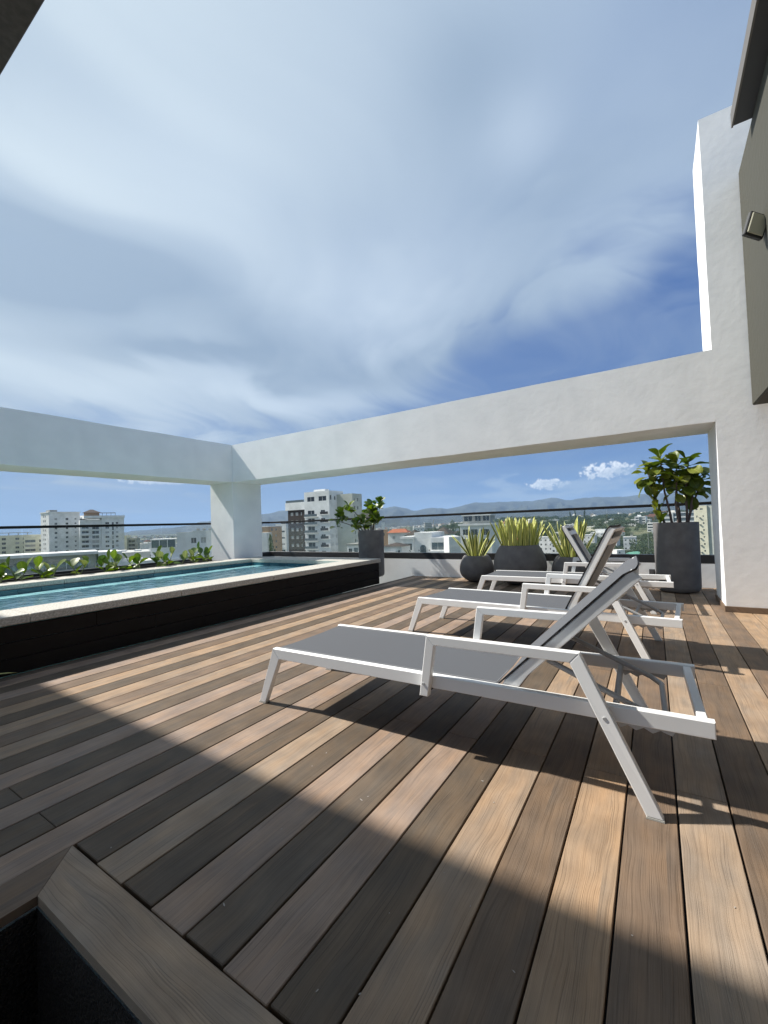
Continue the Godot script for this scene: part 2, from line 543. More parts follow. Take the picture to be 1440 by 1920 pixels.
func sky_color(az: float, el: float, big: FastNoiseLite, mid: FastNoiseLite, puff: FastNoiseLite, to_sun: Vector3, along: Vector2, across: Vector2) -> Color:
	var de := rad_to_deg(el)
	var ce := cos(el)
	var d := Vector3(sin(az) * ce, sin(el), -cos(az) * ce)
	var da := rad_to_deg(az)
	var e := maxf(de, 0.0)
	# clear air: deep blue above, pale towards the horizon, paler round the sun
	var low := exp(-e / 9.0)
	var c := Vector3(0.038, 0.098, 0.290).lerp(Vector3(0.185, 0.330, 0.560), low)
	var cs := d.dot(to_sun)
	var glow := pow(maxf(cs, 0.0), 3.0)
	c = c.lerp(Vector3(0.36, 0.48, 0.62), 0.6 * smoothstep(0.0, 1.0, cs))
	# the sheet of high cloud as seen from below: position on a level plane
	var hh := maxf(d.y, 0.0) + 0.10
	var q := Vector2(d.x, d.z) / hh
	var s := q.dot(along)
	var t := q.dot(across)
	var wb := big.get_noise_2d(s * 0.5, t * 0.5)
	var st := mid.get_noise_2d(s * 0.50 + wb * 0.7, t * 0.95 + wb * 0.9)
	var fs := mid.get_noise_2d(s * 1.1 + 60.0 + wb * 1.6 + st, t * 2.6 + wb * 2.0)
	var soft := big.get_noise_2d(s * 0.45 + 31.0, t * 0.9 + 7.0 + st * 0.3)
	# its edge: the sheet thins out towards the right of the view
	var edge := 7.0 + 5.0 * smoothstep(-62.0, -44.0, da) + 15.5 * smoothstep(-46.0, -4.0, da) - 10.0 * smoothstep(30.0, 120.0, da)
	var inside := smoothstep(-4.5, 5.5, de - edge + wb * 7.0 + st * 6.0 + fs * 4.0)
	var th := clampf(0.92 + soft * 0.22 + st * 0.14 + fs * 0.07 - 0.26 * smoothstep(-22.0, 6.0, da) * smoothstep(34.0, 46.0, de), 0.0, 1.0) * inside
	# thin veils outside the sheet
	th = maxf(th, clampf(0.08 + st * 0.4 + fs * 0.35 + wb * 0.3, 0.0, 0.40) * smoothstep(2.0, 14.0, de))
	th = maxf(th, clampf(0.10 + 0.35 * puff.get_noise_2d(da * 0.05, de * 0.32), 0.0, 0.4) * smoothstep(26.0, 10.0, de) * smoothstep(0.5, 4.0, de))
	var thick := clampf(0.42 - soft * 0.8 + big.get_noise_2d(s * 0.8 + 11.0, t * 0.8) * 0.7, 0.0, 1.0)
	# heavier folds in the sheet
	for b in [[-70.0, 26.5, 17.0, 4.5, 1.0], [-46.0, 23.5, 9.0, 3.0, 0.5], [-52.0, 20.3, 17.0, 1.5, 0.9], [-20.0, 47.0, 9.0, 5.0, 0.5], [-8.0, 36.0, 9.0, 4.0, 0.35], [60.0, 30.0, 16.0, 6.0, 0.6], [120.0, 38.0, 20.0, 7.0, 0.6], [-150.0, 32.0, 20.0, 6.0, 0.6]]:
		var gx: float = (da - b[0] + wb * 8.0) / b[2]
		var gy: float = (de - b[1] + st * 3.0 + wb * 2.0) / b[3]
		var gg := gx * gx + gy * gy
		if gg < 6.0:
			thick = clampf(thick + b[4] * exp(-gg), 0.0, 1.0)
	var lit := Vector3(0.305, 0.390, 0.510).lerp(Vector3(0.205, 0.285, 0.395), thick * 0.92)
	var white := 0.0
	for b in [[-32.0, 29.0, 15.0, 6.0, 0.75], [-14.0, 41.0, 5.0, 4.0, 0.5], [-46.0, 18.0, 13.0, 1.7, 0.7], [-56.0, 38.0, 14.0, 9.0, 0.5], [70.0, 42.0, 18.0, 8.0, 0.6], [160.0, 28.0, 18.0, 6.0, 0.6]]:
		var gx: float = (da - b[0] + wb * 9.0) / b[2]
		var gy: float = (de - b[1] + st * 4.0 + wb * 3.0) / b[3]
		var gg := gx * gx + gy * gy
		if gg < 6.0:
			white += b[4] * exp(-gg)
	lit = lit.lerp(Vector3(0.425, 0.512, 0.620), clampf(white * 1.15 + st * 0.24 + fs * 0.11, 0.0, 0.9))
	lit = lit.lerp(Vector3(0.66, 0.75, 0.79), clampf(glow * 1.4 - 0.12, 0.0, 1.0) * (1.0 - 0.75 * thick))
	c = c.lerp(lit, th)
	# heaped clouds low over the hills
	if de < 11.0 and de > 0.0:
		for b in [[-11.2, 4.3, 2.6, 0.95], [-4.6, 5.3, 3.0, 1.25], [-60.0, 6.0, 5.0, 0.5], [28.0, 5.0, 4.0, 1.2], [52.0, 4.2, 5.0, 1.4], [-118.0, 5.0, 6.0, 1.4], [150.0, 5.5, 5.0, 1.5], [96.0, 4.6, 6.0, 1.6]]:
			var ux: float = (da - b[0]) / b[2]
			if absf(ux) > 2.2:
				continue
			var uy: float = (de - b[1]) / b[3]
			var pn := puff.get_noise_2d(da * 0.95, de * 1.25)
			var pf := puff.get_noise_2d(da * 3.1 + 50.0, de * 3.6)
			var body := 1.0 - ux * ux - (uy * uy if uy > 0.0 else uy * uy * 2.2) + pn * 1.25 + pf * 0.45
			var al := smoothstep(0.15, 0.62, body) * (0.9 if b[0] > -50.0 else 0.6)
			var shade := clampf(0.55 + uy * 0.45 - ux * 0.22 + pf * 0.6, 0.0, 1.0)
			c = c.lerp(Vector3(0.36, 0.45, 0.58).lerp(Vector3(0.80, 0.84, 0.88), shade), al)
		# bank of dull cloud lying on the ridge
		var bank := smoothstep(-0.05, 0.5, puff.get_noise_2d(da * 0.12 + 9.0, de * 0.5) + 0.34 - absf(de - 3.3) * 0.22) * smoothstep(-36.0, -14.0, da)
		c = c.lerp(Vector3(0.30, 0.40, 0.54), bank * 0.7)
	return Color(c.x, c.y, c.z)


func make_sky() -> Sky:
	var W := 4096
	var H := 2048
	var im := Image.create(W, H, false, Image.FORMAT_RGBF)
	im.fill(Color(0.20, 0.25, 0.30))
	var big := sky_noise(5, 0.55, 3)
	var mid := sky_noise(9, 1.0, 5)
	var puff := sky_noise(21, 0.9, 5)
	var to_sun := (-SUN_TRAVEL).normalized()
	# streaks of the high cloud run away from the terrace, 16 degrees left of -z
	var along := Vector2(sin(deg_to_rad(-16.0)), -cos(deg_to_rad(-16.0)))
	var across := Vector2(-along.y, along.x)
	# fine cells where detail can be seen, coarse ones elsewhere
	for y in range(0, H / 2 + 48, 4):
		for x in range(0, W, 4):
			var az := TAU * (x + 2.0) / W
			if az > PI:
				az -= TAU
			var el := (0.5 - (y + 2.0) / H) * PI
			if az > -1.45 and az < 0.35 and el < 1.02:
				for j in 4:
					for i in 4:
						im.set_pixel(x + i, y + j, sky_color(az + (i - 1.5) * TAU / W, el - (j - 1.5) * PI / H, big, mid, puff, to_sun, along, across))
			else:
				im.fill_rect(Rect2i(x, y, 4, 4), sky_color(az, el, big, mid, puff, to_sun, along, across))
	var sm := PanoramaSkyMaterial.new()
	sm.panorama = ImageTexture.create_from_image(im)
	var sky := Sky.new()
	sky.sky_material = sm
	return sky


func _ready() -> void:
	rng.seed = 20240517
	# ---- camera
	var cam := Camera3D.new()
	cam.name = "camera"
	cam.transform = Transform3D(Basis(RT, UPV, -FW).orthonormalized(), EYE)
	cam.fov = 100.78
	cam.near = 0.05
	cam.far = 40000.0
	add_child(cam)
	# ---- sky, air and exposure
	var env := Environment.new()
	env.background_mode = Environment.BG_SKY
	env.sky = make_sky()
	env.background_energy_multiplier = 0.84
	env.tonemap_mode = Environment.TONE_MAPPER_LINEAR
	env.tonemap_exposure = 1.62
	env.sdfgi_enabled = true
	env.ssao_enabled = true
	env.ssil_enabled = true
	env.fog_enabled = true
	env.fog_density = 0.00007
	env.fog_light_color = Color(0.72, 0.85, 1.0)
	var we := WorldEnvironment.new()
	we.name = "environment"
	we.environment = env
	add_child(we)
	# ---- sun
	var sun := DirectionalLight3D.new()
	sun.name = "sun"
	sun.light_energy = 1.45
	sun.light_angular_distance = 1.2
	sun.light_color = Color(1.0, 0.98, 0.945)
	sun.shadow_enabled = true
	add_child(sun)
	sun.basis = Basis.looking_at(SUN_TRAVEL.normalized())

	make_materials()
	print("materials")
	build_land()
	print("land")
	build_town()
	print("town")
	build_terrace()
	build_pool()
	build_railings()
	print("terrace")
	build_loungers()
	build_pots()
	build_plants()
	print("plants")


# ---------------------------------------------------------------- land and hills
func land_y(x: float, z: float) -> float:
	var r := sqrt(x * x + z * z)
	var a := rad_to_deg(atan2(x, -z))
	var up := smoothstep(-36.0, -16.0, a) * smoothstep(150.0, 90.0, a)
	var nz := sin(x * 0.013 + 1.3) * cos(z * 0.011) * 2.0 + sin(x * 0.004 - z * 0.006) * 2.5
	return GROUND + up * (31.0 * smoothstep(260.0, 900.0, r) + nz * smoothstep(200.0, 500.0, r))


func build_land() -> void:
	var mb := MB.new()
	var P := []
	var radii := [0.5, 30.0, 60.0, 100.0, 150.0, 200.0, 260.0, 320.0, 390.0, 460.0, 540.0, 630.0, 730.0, 850.0, 1000.0, 1200.0, 1500.0, 2000.0, 2800.0, 4000.0, 6000.0, 9000.0, 13000.0]
	for r in radii:
		var row := PackedVector3Array()
		for k in 120:
			var a := TAU * k / 120.0
			var x: float = sin(a) * r
			var z: float = -cos(a) * r
			row.append(Vector3(x, land_y(x, z), z))
		P.append(row)
	mb.sheet(P, true, 1.0)
	for k in mb.n.size():
		if mb.n[k].y < 0.0:
			mb.n[k] = -mb.n[k]
	var fixed := PackedInt32Array()
	for k in range(0, mb.ix.size(), 3):
		var a := mb.ix[k]
		var b := mb.ix[k + 1]
		var c := mb.ix[k + 2]
		if (mb.v[b] - mb.v[a]).cross(mb.v[c] - mb.v[a]).y > 0.0:
			fixed.append_array(PackedInt32Array([a, c, b]))
		else:
			fixed.append_array(PackedInt32Array([a, b, c]))
	mb.ix = fixed
	var g := part("ground", mb.mesh(), M.land, self)
	g.set_meta("kind", "structure")
	ridge("mountains", [[-300, 1016], [200, 1000], [330, 989], [395, 976], [440, 971], [489, 965], [536, 957], [600, 953], [660, 956], [711, 953], [741, 950], [776, 957], [806, 953], [838, 953], [892, 942.6], [939, 941], [993, 940], [1033, 934], [1069, 937], [1109, 932], [1167, 931], [1217, 926], [1304, 921], [1400, 912], [1600, 898], [1900, 902], [2300, 915]], 9000.0, 3200.0, 3)
	ridge("foothills", [[560, 986], [640, 981], [720, 973], [800, 975], [880, 966], [960, 963], [1050, 956], [1150, 958], [1250, 949], [1340, 946], [1500, 935], [1800, 930], [2300, 928]], 5200.0, 1800.0, 8)


func ridge(called: String, pts: Array, depth: float, foot: float, sd: int) -> void:
	var nz := FastNoiseLite.new()
	nz.seed = sd
	nz.frequency = 1.0
	nz.fractal_octaves = 5
	var top := []
	for k in pts.size() - 1:
		for j in 14:
			var t := j / 14.0
			top.append(Vector2(lerpf(pts[k][0], pts[k + 1][0], t), lerpf(pts[k][1], pts[k + 1][1], smoothstep(0.0, 1.0, t) * 0.6 + t * 0.4)))
	var P := []
	var rows := 22
	for r in rows:
		var row := PackedVector3Array()
		var v := float(r) / (rows - 4)
		for q in top:
			var crest := at(q.x, q.y + nz.get_noise_1d(q.x * 0.03) * 2.0, depth)
			var near := at(q.x, q.y, depth - foot)
			var p := near.lerp(crest, v)
			var h := clampf(v, 0.0, 1.0)
			if v > 1.0:
				h = maxf(0.0, 1.0 - (v - 1.0) * 3.5)
			var gul := nz.get_noise_2d(q.x * 0.022, v * 2.4) * sin(h * PI) * 0.42
			p.y = lerpf(GROUND - 6.0, crest.y, clampf(pow(h, 1.25) + gul, 0.0, 1.05 if v < 0.93 else 1.0))
			row.append(p)
		P.append(row)
	var mb := MB.new()
	mb.sheet(P, false, 1.0)
	var flip := mb.n[mb.n.size() / 2].y < 0.0
	if flip:
		mb = MB.new()
		mb.sheet(P, false, -1.0)
	var o := part(called, mb.mesh(), M.hill, self)
	o.set_meta("kind", "structure")


# ---------------------------------------------------------------- town
func bld(called: String, label: String, category: String, pxl: float, depth: float, off := 0.0) -> Node3D:
	var p := at(pxl, 1000.0, depth)
	return thing(called, label, category, Vector3(p.x, GROUND, p.z), YAW + deg_to_rad(off))


func hy(px: float, py: float, depth: float) -> float:
	return at(px, py, depth).y - GROUND


func rows(xs: Array, w: float, top: float, drop: float, fh: float, floors: int, h: float) -> Array:
	var o := []
	for i in floors:
		for x in xs:
			var y := top - drop - i * fh - h
			if y > 0.5:
				o.append(Rect2(x, y, w, h))
	return o


func wing(parent: Node3D, x0: float, x1: float, zf: float, zb: float, top: float, material: Material, front := [], left := [], right := [], y0 := 0.0, pane = null, called := "wall") -> Node3D:
	var mb := MB.new()
	var wins := []
	for f in [[Vector3(x0, y0, zf), Vector3(1, 0, 0), Vector3(0, 0, 1), x1 - x0, front], [Vector3(x0, y0, zb), Vector3(0, 0, 1), Vector3(-1, 0, 0), zf - zb, left], [Vector3(x1, y0, zf), Vector3(0, 0, -1), Vector3(1, 0, 0), zf - zb, right], [Vector3(x1, y0, zb), Vector3(-1, 0, 0), Vector3(0, 0, -1), x1 - x0, []]]:
		var O: Vector3 = f[0]
		var U: Vector3 = f[1]
		var N: Vector3 = f[2]
		var W: float = f[3]
		var H := top - y0
		var ys := [0.0, H]
		for r in f[4]:
			ys.append_array([clampf(r.position.y, 0, H), clampf(r.end.y, 0, H)])
		ys.sort()
		for i in ys.size() - 1:
			var a: float = ys[i]
			var b: float = ys[i + 1]
			if b - a < 1e-4:
				continue
			var cuts := []
			for r in f[4]:
				if r.position.y < (a + b) * 0.5 and r.end.y > (a + b) * 0.5:
					cuts.append(r)
			cuts.sort_custom(func(p, q): return p.position.x < q.position.x)
			var x := 0.0
			for r in cuts + [Rect2(W, 0, 0, 0)]:
				var e: float = minf(r.position.x, W)
				if e > x + 1e-4:
					mb.quad(O + U * x + Vector3.UP * a, O + U * e + Vector3.UP * a, O + U * e + Vector3.UP * b, O + U * x + Vector3.UP * b, N)
				x = maxf(x, minf(r.end.x, W))
		var dp := 0.22
		for r in f[4]:
			var p := [O + U * r.position.x + Vector3.UP * r.position.y, O + U * r.end.x + Vector3.UP * r.position.y, O + U * r.end.x + Vector3.UP * r.end.y, O + U * r.position.x + Vector3.UP * r.end.y]
			var mid: Vector3 = (p[0] + p[2]) * 0.5
			for k in 4:
				var q0: Vector3 = p[k]
				var q1: Vector3 = p[(k + 1) % 4]
				mb.quad(q0, q1, q1 - N * dp, q0 - N * dp, mid - (q0 + q1) * 0.5)
			wins.append([p, N, dp])
	mb.quad(Vector3(x0, top, zb), Vector3(x1, top, zb), Vector3(x1, top, zf), Vector3(x0, top, zf), Vector3.UP)
	var wall := part(called, mb.mesh(), material, parent)
	for w in wins:
		var p: Array = w[0]
		var N: Vector3 = w[1]
		var wb := MB.new()
		wb.quad(p[0] - N * 0.2, p[1] - N * 0.2, p[2] - N * 0.2, p[3] - N * 0.2, N)
		var m = pane if pane else (M.pane if rng.randf() < 0.72 else (M.pane2 if rng.randf() < 0.6 else M.curtain))
		var win := part("window", wb.mesh(), m, parent)
		var span: float = (p[1] - p[0]).length()
		if span > 0.9:
			var fb := MB.new()
			var c: Vector3 = (p[0] + p[1]) * 0.5
			var e: Vector3 = (p[1] - p[0]).normalized() * 0.04
			fb.quad(c - e - N * 0.17, c + e - N * 0.17, (p[2] + p[3]) * 0.5 + e - N * 0.17, (p[2] + p[3]) * 0.5 - e - N * 0.17, N)
			part("mullion", fb.mesh(), M.bw2, win)
	return wall


func slab(parent: Node3D, called: String, a: Vector3, b: Vector3, material: Material) -> MeshInstance3D:
	var mb := MB.new()
	mb.box(a, b)
	return part(called, mb.mesh(), material, parent)


func hip(parent: Node3D, x0: float, x1: float, zf: float, zb: float, y: float, h: float, material: Material, called := "roof") -> void:
	var mb := MB.new()
	var o := 0.5
	x0 -= o
	x1 += o
	zf += o
	zb -= o
	var w := x1 - x0
	var d := zf - zb
	var i := minf(w, d) * 0.5
	var a := Vector3(x0 + i, y + h, zb + i) if w < d else Vector3(x0 + i, y + h, (zf + zb) * 0.5)
	var b := Vector3(x1 - i, y + h, zf - i) if w < d else Vector3(x1 - i, y + h, (zf + zb) * 0.5)
	var c := [Vector3(x0, y, zf), Vector3(x1, y, zf), Vector3(x1, y, zb), Vector3(x0, y, zb)]
	if w >= d:
		mb.quad(c[0], c[1], b, a, Vector3(0, 1, 1))
		mb.quad(c[2], c[3], a, b, Vector3(0, 1, -1))
		mb.tri(c[1], c[2], b, Vector3(1, 1, 0))
		mb.tri(c[3], c[0], a, Vector3(-1, 1, 0))
	else:
		mb.tri(c[0], c[1], b, Vector3(0, 1, 1))
		mb.tri(c[2], c[3], a, Vector3(0, 1, -1))
		mb.quad(c[1], c[2], a, b, Vector3(1, 1, 0))
		mb.quad(c[3], c[0], b, a, Vector3(-1, 1, 0))
	mb.quad(c[0], c[1], c[2], c[3], Vector3.DOWN)
	part(called, mb.mesh(), material, parent)


func balconies(parent: Node3D, x0: float, x1: float, zf: float, out: float, top: float, fh: float, n: int, rail: Material) -> void:
	for i in n:
		var y := top - i * fh
		if y < 1.0:
			continue
		var s := slab(parent, "balcony", Vector3(x0, y - 0.22, zf + 0.01), Vector3(x1, y, zf + out), M.bw2)
		var mb := MB.new()
		mb.box(Vector3(x0 + 0.05, y + 0.02, zf + out - 0.08), Vector3(x1 - 0.05, y + 0.95, zf + out - 0.03))
		part("balcony_rail", mb.mesh(), rail, s)


func build_town() -> void:
	var D: float
	var s: float
	var b: Node3D
	var t: float
	# --- tall white block with the dark brown strip
	D = 166.0
	s = D / F
	b = bld("apartment_tower", "white apartment tower with a dark brown strip of windows down one side", "building", 538, D, -32)
	b.scale = Vector3(1.36, 1, 0.5)
	t = hy(556, 957, D)
	wing(b, 0.6, 7.3, 0, -16, t, M.bbrown, rows([1.0, 2.9], 1.1, t, 0.9, 3.0, 13, 1.25) + rows([4.9], 0.5, t, 0.9, 3.0, 13, 1.25), [], [], 0.0, M.curtain)
	wing(b, -0.2, 7.3, 0.5, -16.2, hy(552, 943, D), M.bw2, [], [], [], t + 0.01, null, "parapet")
	slab(b, "roof_screen", Vector3(0.0, hy(552, 943, D), 0.3), Vector3(7.0, hy(552, 943, D) + 0.9, 0.38), M.pane2)
	t = hy(590, 925, D)
	wing(b, 7.32, 16.2, 0.9, -16, t, M.bw, [Rect2(1.1, t - 3.6, 2.6, 1.7), Rect2(5.2, t - 3.6, 2.7, 1.7)] + rows([1.2], 2.4, t, 7.0, 3.0, 12, 2.1) + rows([5.9], 1.4, t, 7.0, 3.0, 12, 1.3), [], [Rect2(1.0, t - 3.4, 1.8, 1.7), Rect2(6, t - 3.4, 1.5, 1.4)] + rows([1.6, 3.1], 0.6, t, 10.0, 3.0, 11, 1.2) + rows([7.0], 0.6, t, 10.0, 3.0, 11, 1.4) + rows([10.5, 13.4], 1.7, t, 10.0, 3.0, 11, 1.1))
	balconies(b, 7.5, 12.2, 0.9, 1.3, t - 9.3, 3.0, 11, M.pane2)
	balconies(b, 13.0, 15.8, 0.9, 0.5, t - 8.6, 3.0, 11, M.dark_metal)
	slab(b, "lift_house", Vector3(9, t + 0.01, -10), Vector3(13, t + 1.0, -5), M.bw)
	wing(b, 12, 21.5, -8.0, -20, hy(637, 930, D), M.bolive, [], [], rows([2, 6], 1.2, t, 3.0, 3.0, 12, 1.2))
	# --- slim white block in front of it
	D = 290.0
	s = D / F
	b = bld("slim_block", "slim white block with narrow slit windows beside the brown strip", "building", 517, D, -30)
	t = hy(520, 983, D)
	wing(b, 0, 9.6, 0, -12, t, M.bw2, rows([1.2, 3.4, 5.0], 0.6, t, 2.2, 4.3, 6, 2.0) + rows([1.6, 5.4], 2.8, t, 4.5, 4.3, 6, 1.1))
	balconies(b, -2.0, 1.0, 0, 1.2, t - 10.0, 4.3, 4, M.bw2)
	slab(b, "roof_tank", Vector3(3, t + 0.01, -5), Vector3(7, t + 1.6, -2), M.dark_metal)
	# --- salmon and pale blocks right of the column
	D = 230.0
	b = bld("salmon_block", "salmon coloured block with a flat white roof edge", "building", 485, D, -30)
	t = hy(495, 988, D)
	wing(b, 0, 7.4, 0, -10, t, M.bsalmon, rows([1.6], 1.6, t, 1.0, 3.2, 6, 1.7), [], rows([2, 5], 1.2, t, 1.0, 3.2, 6, 1.2))
	slab(b, "roof_edge", Vector3(-0.3, t + 0.003, -10.3), Vector3(7.7, t + 0.4, 0.3), M.bw2)
	D = 150.0
	b = bld("plain_block", "plain pale block with a blank wall next to the pine", "building", 484, D, 0)
	t = hy(492, 999, D)
	wing(b, 0, 3.2, 0, -6, t, M.bw2, [], [], [Rect2(2.0, t - 3, 1.2, 1.2)])
	# --- beige block behind the leafy pot plant
	D = 215.0
	b = bld("beige_block", "beige block with bands of windows behind the tower", "building", 641, D, -30)
	t = hy(650, 957, D)
	wing(b, 0, 11.5, 0, -14, t, M.bbeige, rows([0.8, 3.4, 6.0, 8.8], 1.9, t, 1.4, 3.1, 10, 1.5))
	D = 140.0
	b = bld("arched_house", "small white house with arched windows below the beige block", "house", 650, D, -30)
	t = hy(660, 1022, D)
	wing(b, 0, 5.2, 0, -8, t, M.bw2, [Rect2(0.6, t - 3.0, 1.3, 1.9), Rect2(2.7, t - 3.0, 1.5, 2.2)])
	slab(b, "cornice", Vector3(-0.2, t + 0.003, -8.2), Vector3(5.4, t + 0.5, 0.25), M.bgrey)
	# --- orange block, orange roof, brown hip roof
	D = 210.0
	b = bld("orange_block", "orange rendered block showing beside the tall leafy pot", "building", 716, D, 0)
	t = hy(721, 993, D)
	wing(b, 0, 3.0, 0, -8, t, M.bsalmon, [Rect2(0.4, t - 3, 0.9, 1.4)])
	D = 190.0
	s = D / F
	b = bld("orange_roof_house", "white villa under a long orange tiled roof", "house", 728, D, -30)
	t = hy(748, 998.5, D)
	wing(b, 0, 14.5, 0, -9, t, M.bw2, [Rect2(2.2, t - 2.7, 1.2, 1.2), Rect2(2.4, t - 6.2, 1.4, 1.4), Rect2(4.6, t - 6.2, 1.4, 1.4), Rect2(8.0, t - 3.2, 2.4, 2.0)], [], [Rect2(2, t - 4, 1.5, 1.5)])
	hip(b, 0, 9.6, 0.2, -3.2, t + 0.004, 1.7, M.tile_roof)
	D = 112.0
	b = bld("brown_roof_house", "small pale house with a low brown hipped roof", "house", 718, D, -30)
	t = hy(737, 1024, D)
	wing(b, 0, 5.4, 0, -5, t, M.bw2, [Rect2(1.8, t - 2.4, 1.9, 0.9), Rect2(4.3, t - 2.3, 0.6, 1.3)])
	hip(b, 0, 5.4, 0, -5, t + 0.004, 0.9, M.dark_roof)
	slab(b, "awning", Vector3(1.6, t - 1.4, 0.01), Vector3(3.9, t - 1.25, 0.7), M.bw2)
	# --- white house with a tall arched window
	D = 130.0
	s = D / F
	b = bld("white_house", "white house with a tall arched window between two wings", "house", 755, D, -30)
	t = hy(795, 998, D)
	wing(b, 3.9, 9.6, 0, -10, t, M.bw2, [Rect2(6.0, t - 7.0, 0.35, 0.5), Rect2(1.2, t - 5.6, 0.35, 0.5), Rect2(4.6, t - 5.6, 0.35, 0.5)])
	var arch := MB.new()
	var ap := PackedVector2Array()
	for k in 13:
		ap.append(Vector2(6.75 + cos(PI * k / 12.0) * 0.95, t - 4.6 + sin(PI * k / 12.0) * 0.95))
	ap.append(Vector2(5.8, t - 8.2))
	ap.append(Vector2(7.7, t - 8.2))
	arch.prism(ap, 0.01, 0.12)
	var aw := part("arched_window", arch.mesh(), M.pane2, b)
	var bar := MB.new()
	bar.box(Vector3(6.68, t - 8.0, 0.13), Vector3(6.82, t - 3.7, 0.18))
	bar.box(Vector3(5.85, t - 6.6, 0.13), Vector3(6.67, t - 6.0, 0.18))
	bar.box(Vector3(6.83, t - 6.6, 0.13), Vector3(7.65, t - 6.0, 0.18))
	part("glazing_bar", bar.mesh(), M.dark_metal, aw)
	t = hy(768, 1010, D)
	wing(b, 0, 3.88, 1.0, -8, t, M.bw2, [Rect2(0.5, t - 3.4, 3.0, 2.0)])
	slab(b, "terrace_edge", Vector3(-0.3, t + 0.003, -8), Vector3(4.0, t + 0.7, 1.3), M.bw2)
	t = hy(822, 1006, D)
	wing(b, 9.62, 14.0, 1.0, -8, t, M.bw2, [Rect2(0.3, t - 3.6, 3.8, 2.1), Rect2(0.3, t - 6.8, 3.8, 2.0)], [], [], 0.0, M.pane2)
	slab(b, "balcony", Vector3(9.5, t - 4.6, 1.02), Vector3(14.2, t - 3.9, 2.0), M.bw2)
	D = 160.0
	b = bld("dark_roof_house", "white house with two dark hipped roofs behind the arched window", "house", 763, D, -30)
	t = hy(772, 1003, D)
	wing(b, 0, 4.0, 0, -6, t, M.bw2)
	hip(b, 0, 4.0, 0, -6, t + 0.004, 1.8, M.dark_roof)
	wing(b, 10.5, 16.5, 0, -7, t + 0.1, M.bw2, [Rect2(1, t - 3, 1.5, 1.4)])
	hip(b, 10.5, 16.5, 0, -7, t + 0.104, 2.6, M.dark_roof, "roof")
	# --- ribbed side wall, grey block with roof terrace
	D = 105.0
	b = bld("ribbed_wall_block", "white block with an upright ribbed side wall", "building", 841, D, 0)
	t = hy(850, 1006, D)
	wing(b, 0, 2.9, 0, -9, t, M.bw2)
	for k in 7:
		slab(b, "rib", Vector3(0.1 + k * 0.4, 1, 0.01), Vector3(0.22 + k * 0.4, t - 0.2, 0.16), M.bw)
	D = 180.0
	s = D / F
	b = bld("terrace_block", "grey white block with a glazed roof terrace behind the yellow plants", "building", 863, D, -30)
	t = hy(893, 985, D)
	wing(b, 0, 13.4, 0, -12, t, M.bw, [Rect2(1.2, t - 4.0, 2.2, 2.4), Rect2(4.6, t - 4.0, 3.0, 2.4), Rect2(9.0, t - 4.0, 3.4, 2.4), Rect2(1.2, t - 8.0, 2.2, 2.4), Rect2(4.6, t - 8.0, 3.0, 2.4), Rect2(9.0, t - 8.0, 3.4, 2.4)])
	slab(b, "terrace_edge", Vector3(-0.6, t + 0.003, -12), Vector3(14, t + 0.8, 0.8), M.bw2)
	var t2 := hy(893, 965, D)
	wing(b, 1.0, 12.6, -1.5, -9, t2 - 0.5, M.bgrey, [Rect2(0.4, t2 - 0.5 - t - 3.0, 3.5, 2.4), Rect2(5.2, t2 - 0.5 - t - 3.0, 2.4, 2.4), Rect2(8.6, t2 - 0.5 - t - 3.0, 2.6, 2.4)], [], [], t + 0.81)
	slab(b, "roof_slab", Vector3(0.6, t2 - 0.49, -9.5), Vector3(13.2, t2, -0.6), M.bw2)
	slab(b, "parasol_top", Vector3(12.2, t2 + 0.01, -2), Vector3(13.0, t2 + 0.6, -1.2), M.bw2)
	# --- far blocks on the right
	D = 660.0
	b = bld("hill_slab", "small white slab block with two window bays among the trees", "building", 1123, D, -40)
	t = hy(1133, 973, D)
	wing(b, 0, 18.5, 0, -16, t, M.bw2, rows([3.0, 11.0], 5.0, t, 2.0, 3.1, 6, 1.7))
	D = 560.0
	b = bld("white_tower", "white stepped tower with dark window strips on the hill", "building", 1184, D, -40)
	t = hy(1200, 968, D)
	wing(b, 0, 4.6, 0, -14, t - 3.5, M.bw2, rows([1.0], 2.4, t - 3.5, 1.5, 3.2, 9, 1.5))
	wing(b, 4.62, 17, 0.6, -14, t, M.bw2, rows([1.0, 8.4], 3.4, t, 1.5, 3.2, 9, 1.9))
	slab(b, "glass_shaft", Vector3(9.4, 1, 0.62), Vector3(12.6, t - 1, 0.9), M.pane2)
	wing(b, 17.02, 22, 0, -14, t - 4.0, M.bw, rows([1.0], 3.4, t - 4.0, 1.5, 3.2, 8, 1.5))
	slab(b, "lift_house", Vector3(7, t + 0.01, -8), Vector3(11, t + 2.0, -4), M.bw2)
	b = bld("low_flats", "low cream flats stepping down beside the white tower", "building", 1156, 580.0, -40)
	t = hy(1170, 983, 580)
	wing(b, 0, 9, 0, -12, t, M.bcream, rows([0.8, 3.6, 6.2], 1.5, t, 1.4, 3.0, 5, 1.4))
	wing(b, 9.02, 20, 0.4, -12, t + 3.0, M.bw, rows([1, 4, 7], 1.7, t + 3.0, 1.4, 3.0, 6, 1.4))
	b = bld("white_flats", "white flats with ribbon windows under the white tower", "building", 1214, 470.0, -40)
	t = hy(1220, 980, 470)
	wing(b, 0, 12, 0, -12, t, M.bw2, rows([0.6], 10.6, t, 1.2, 3.2, 5, 1.5))
	b = bld("ribbon_offices", "office block with long ribbon windows behind the fig trunks", "building", 1240, 360.0, -40)
	t = hy(1275, 960, 360)
	wing(b, 0, 9, 0.4, -14, hy(1245, 962, 360), M.bw2, rows([0.8], 7.4, hy(1245, 962, 360), 1.2, 3.6, 6, 1.9), [], [], 0.0, M.pane2)
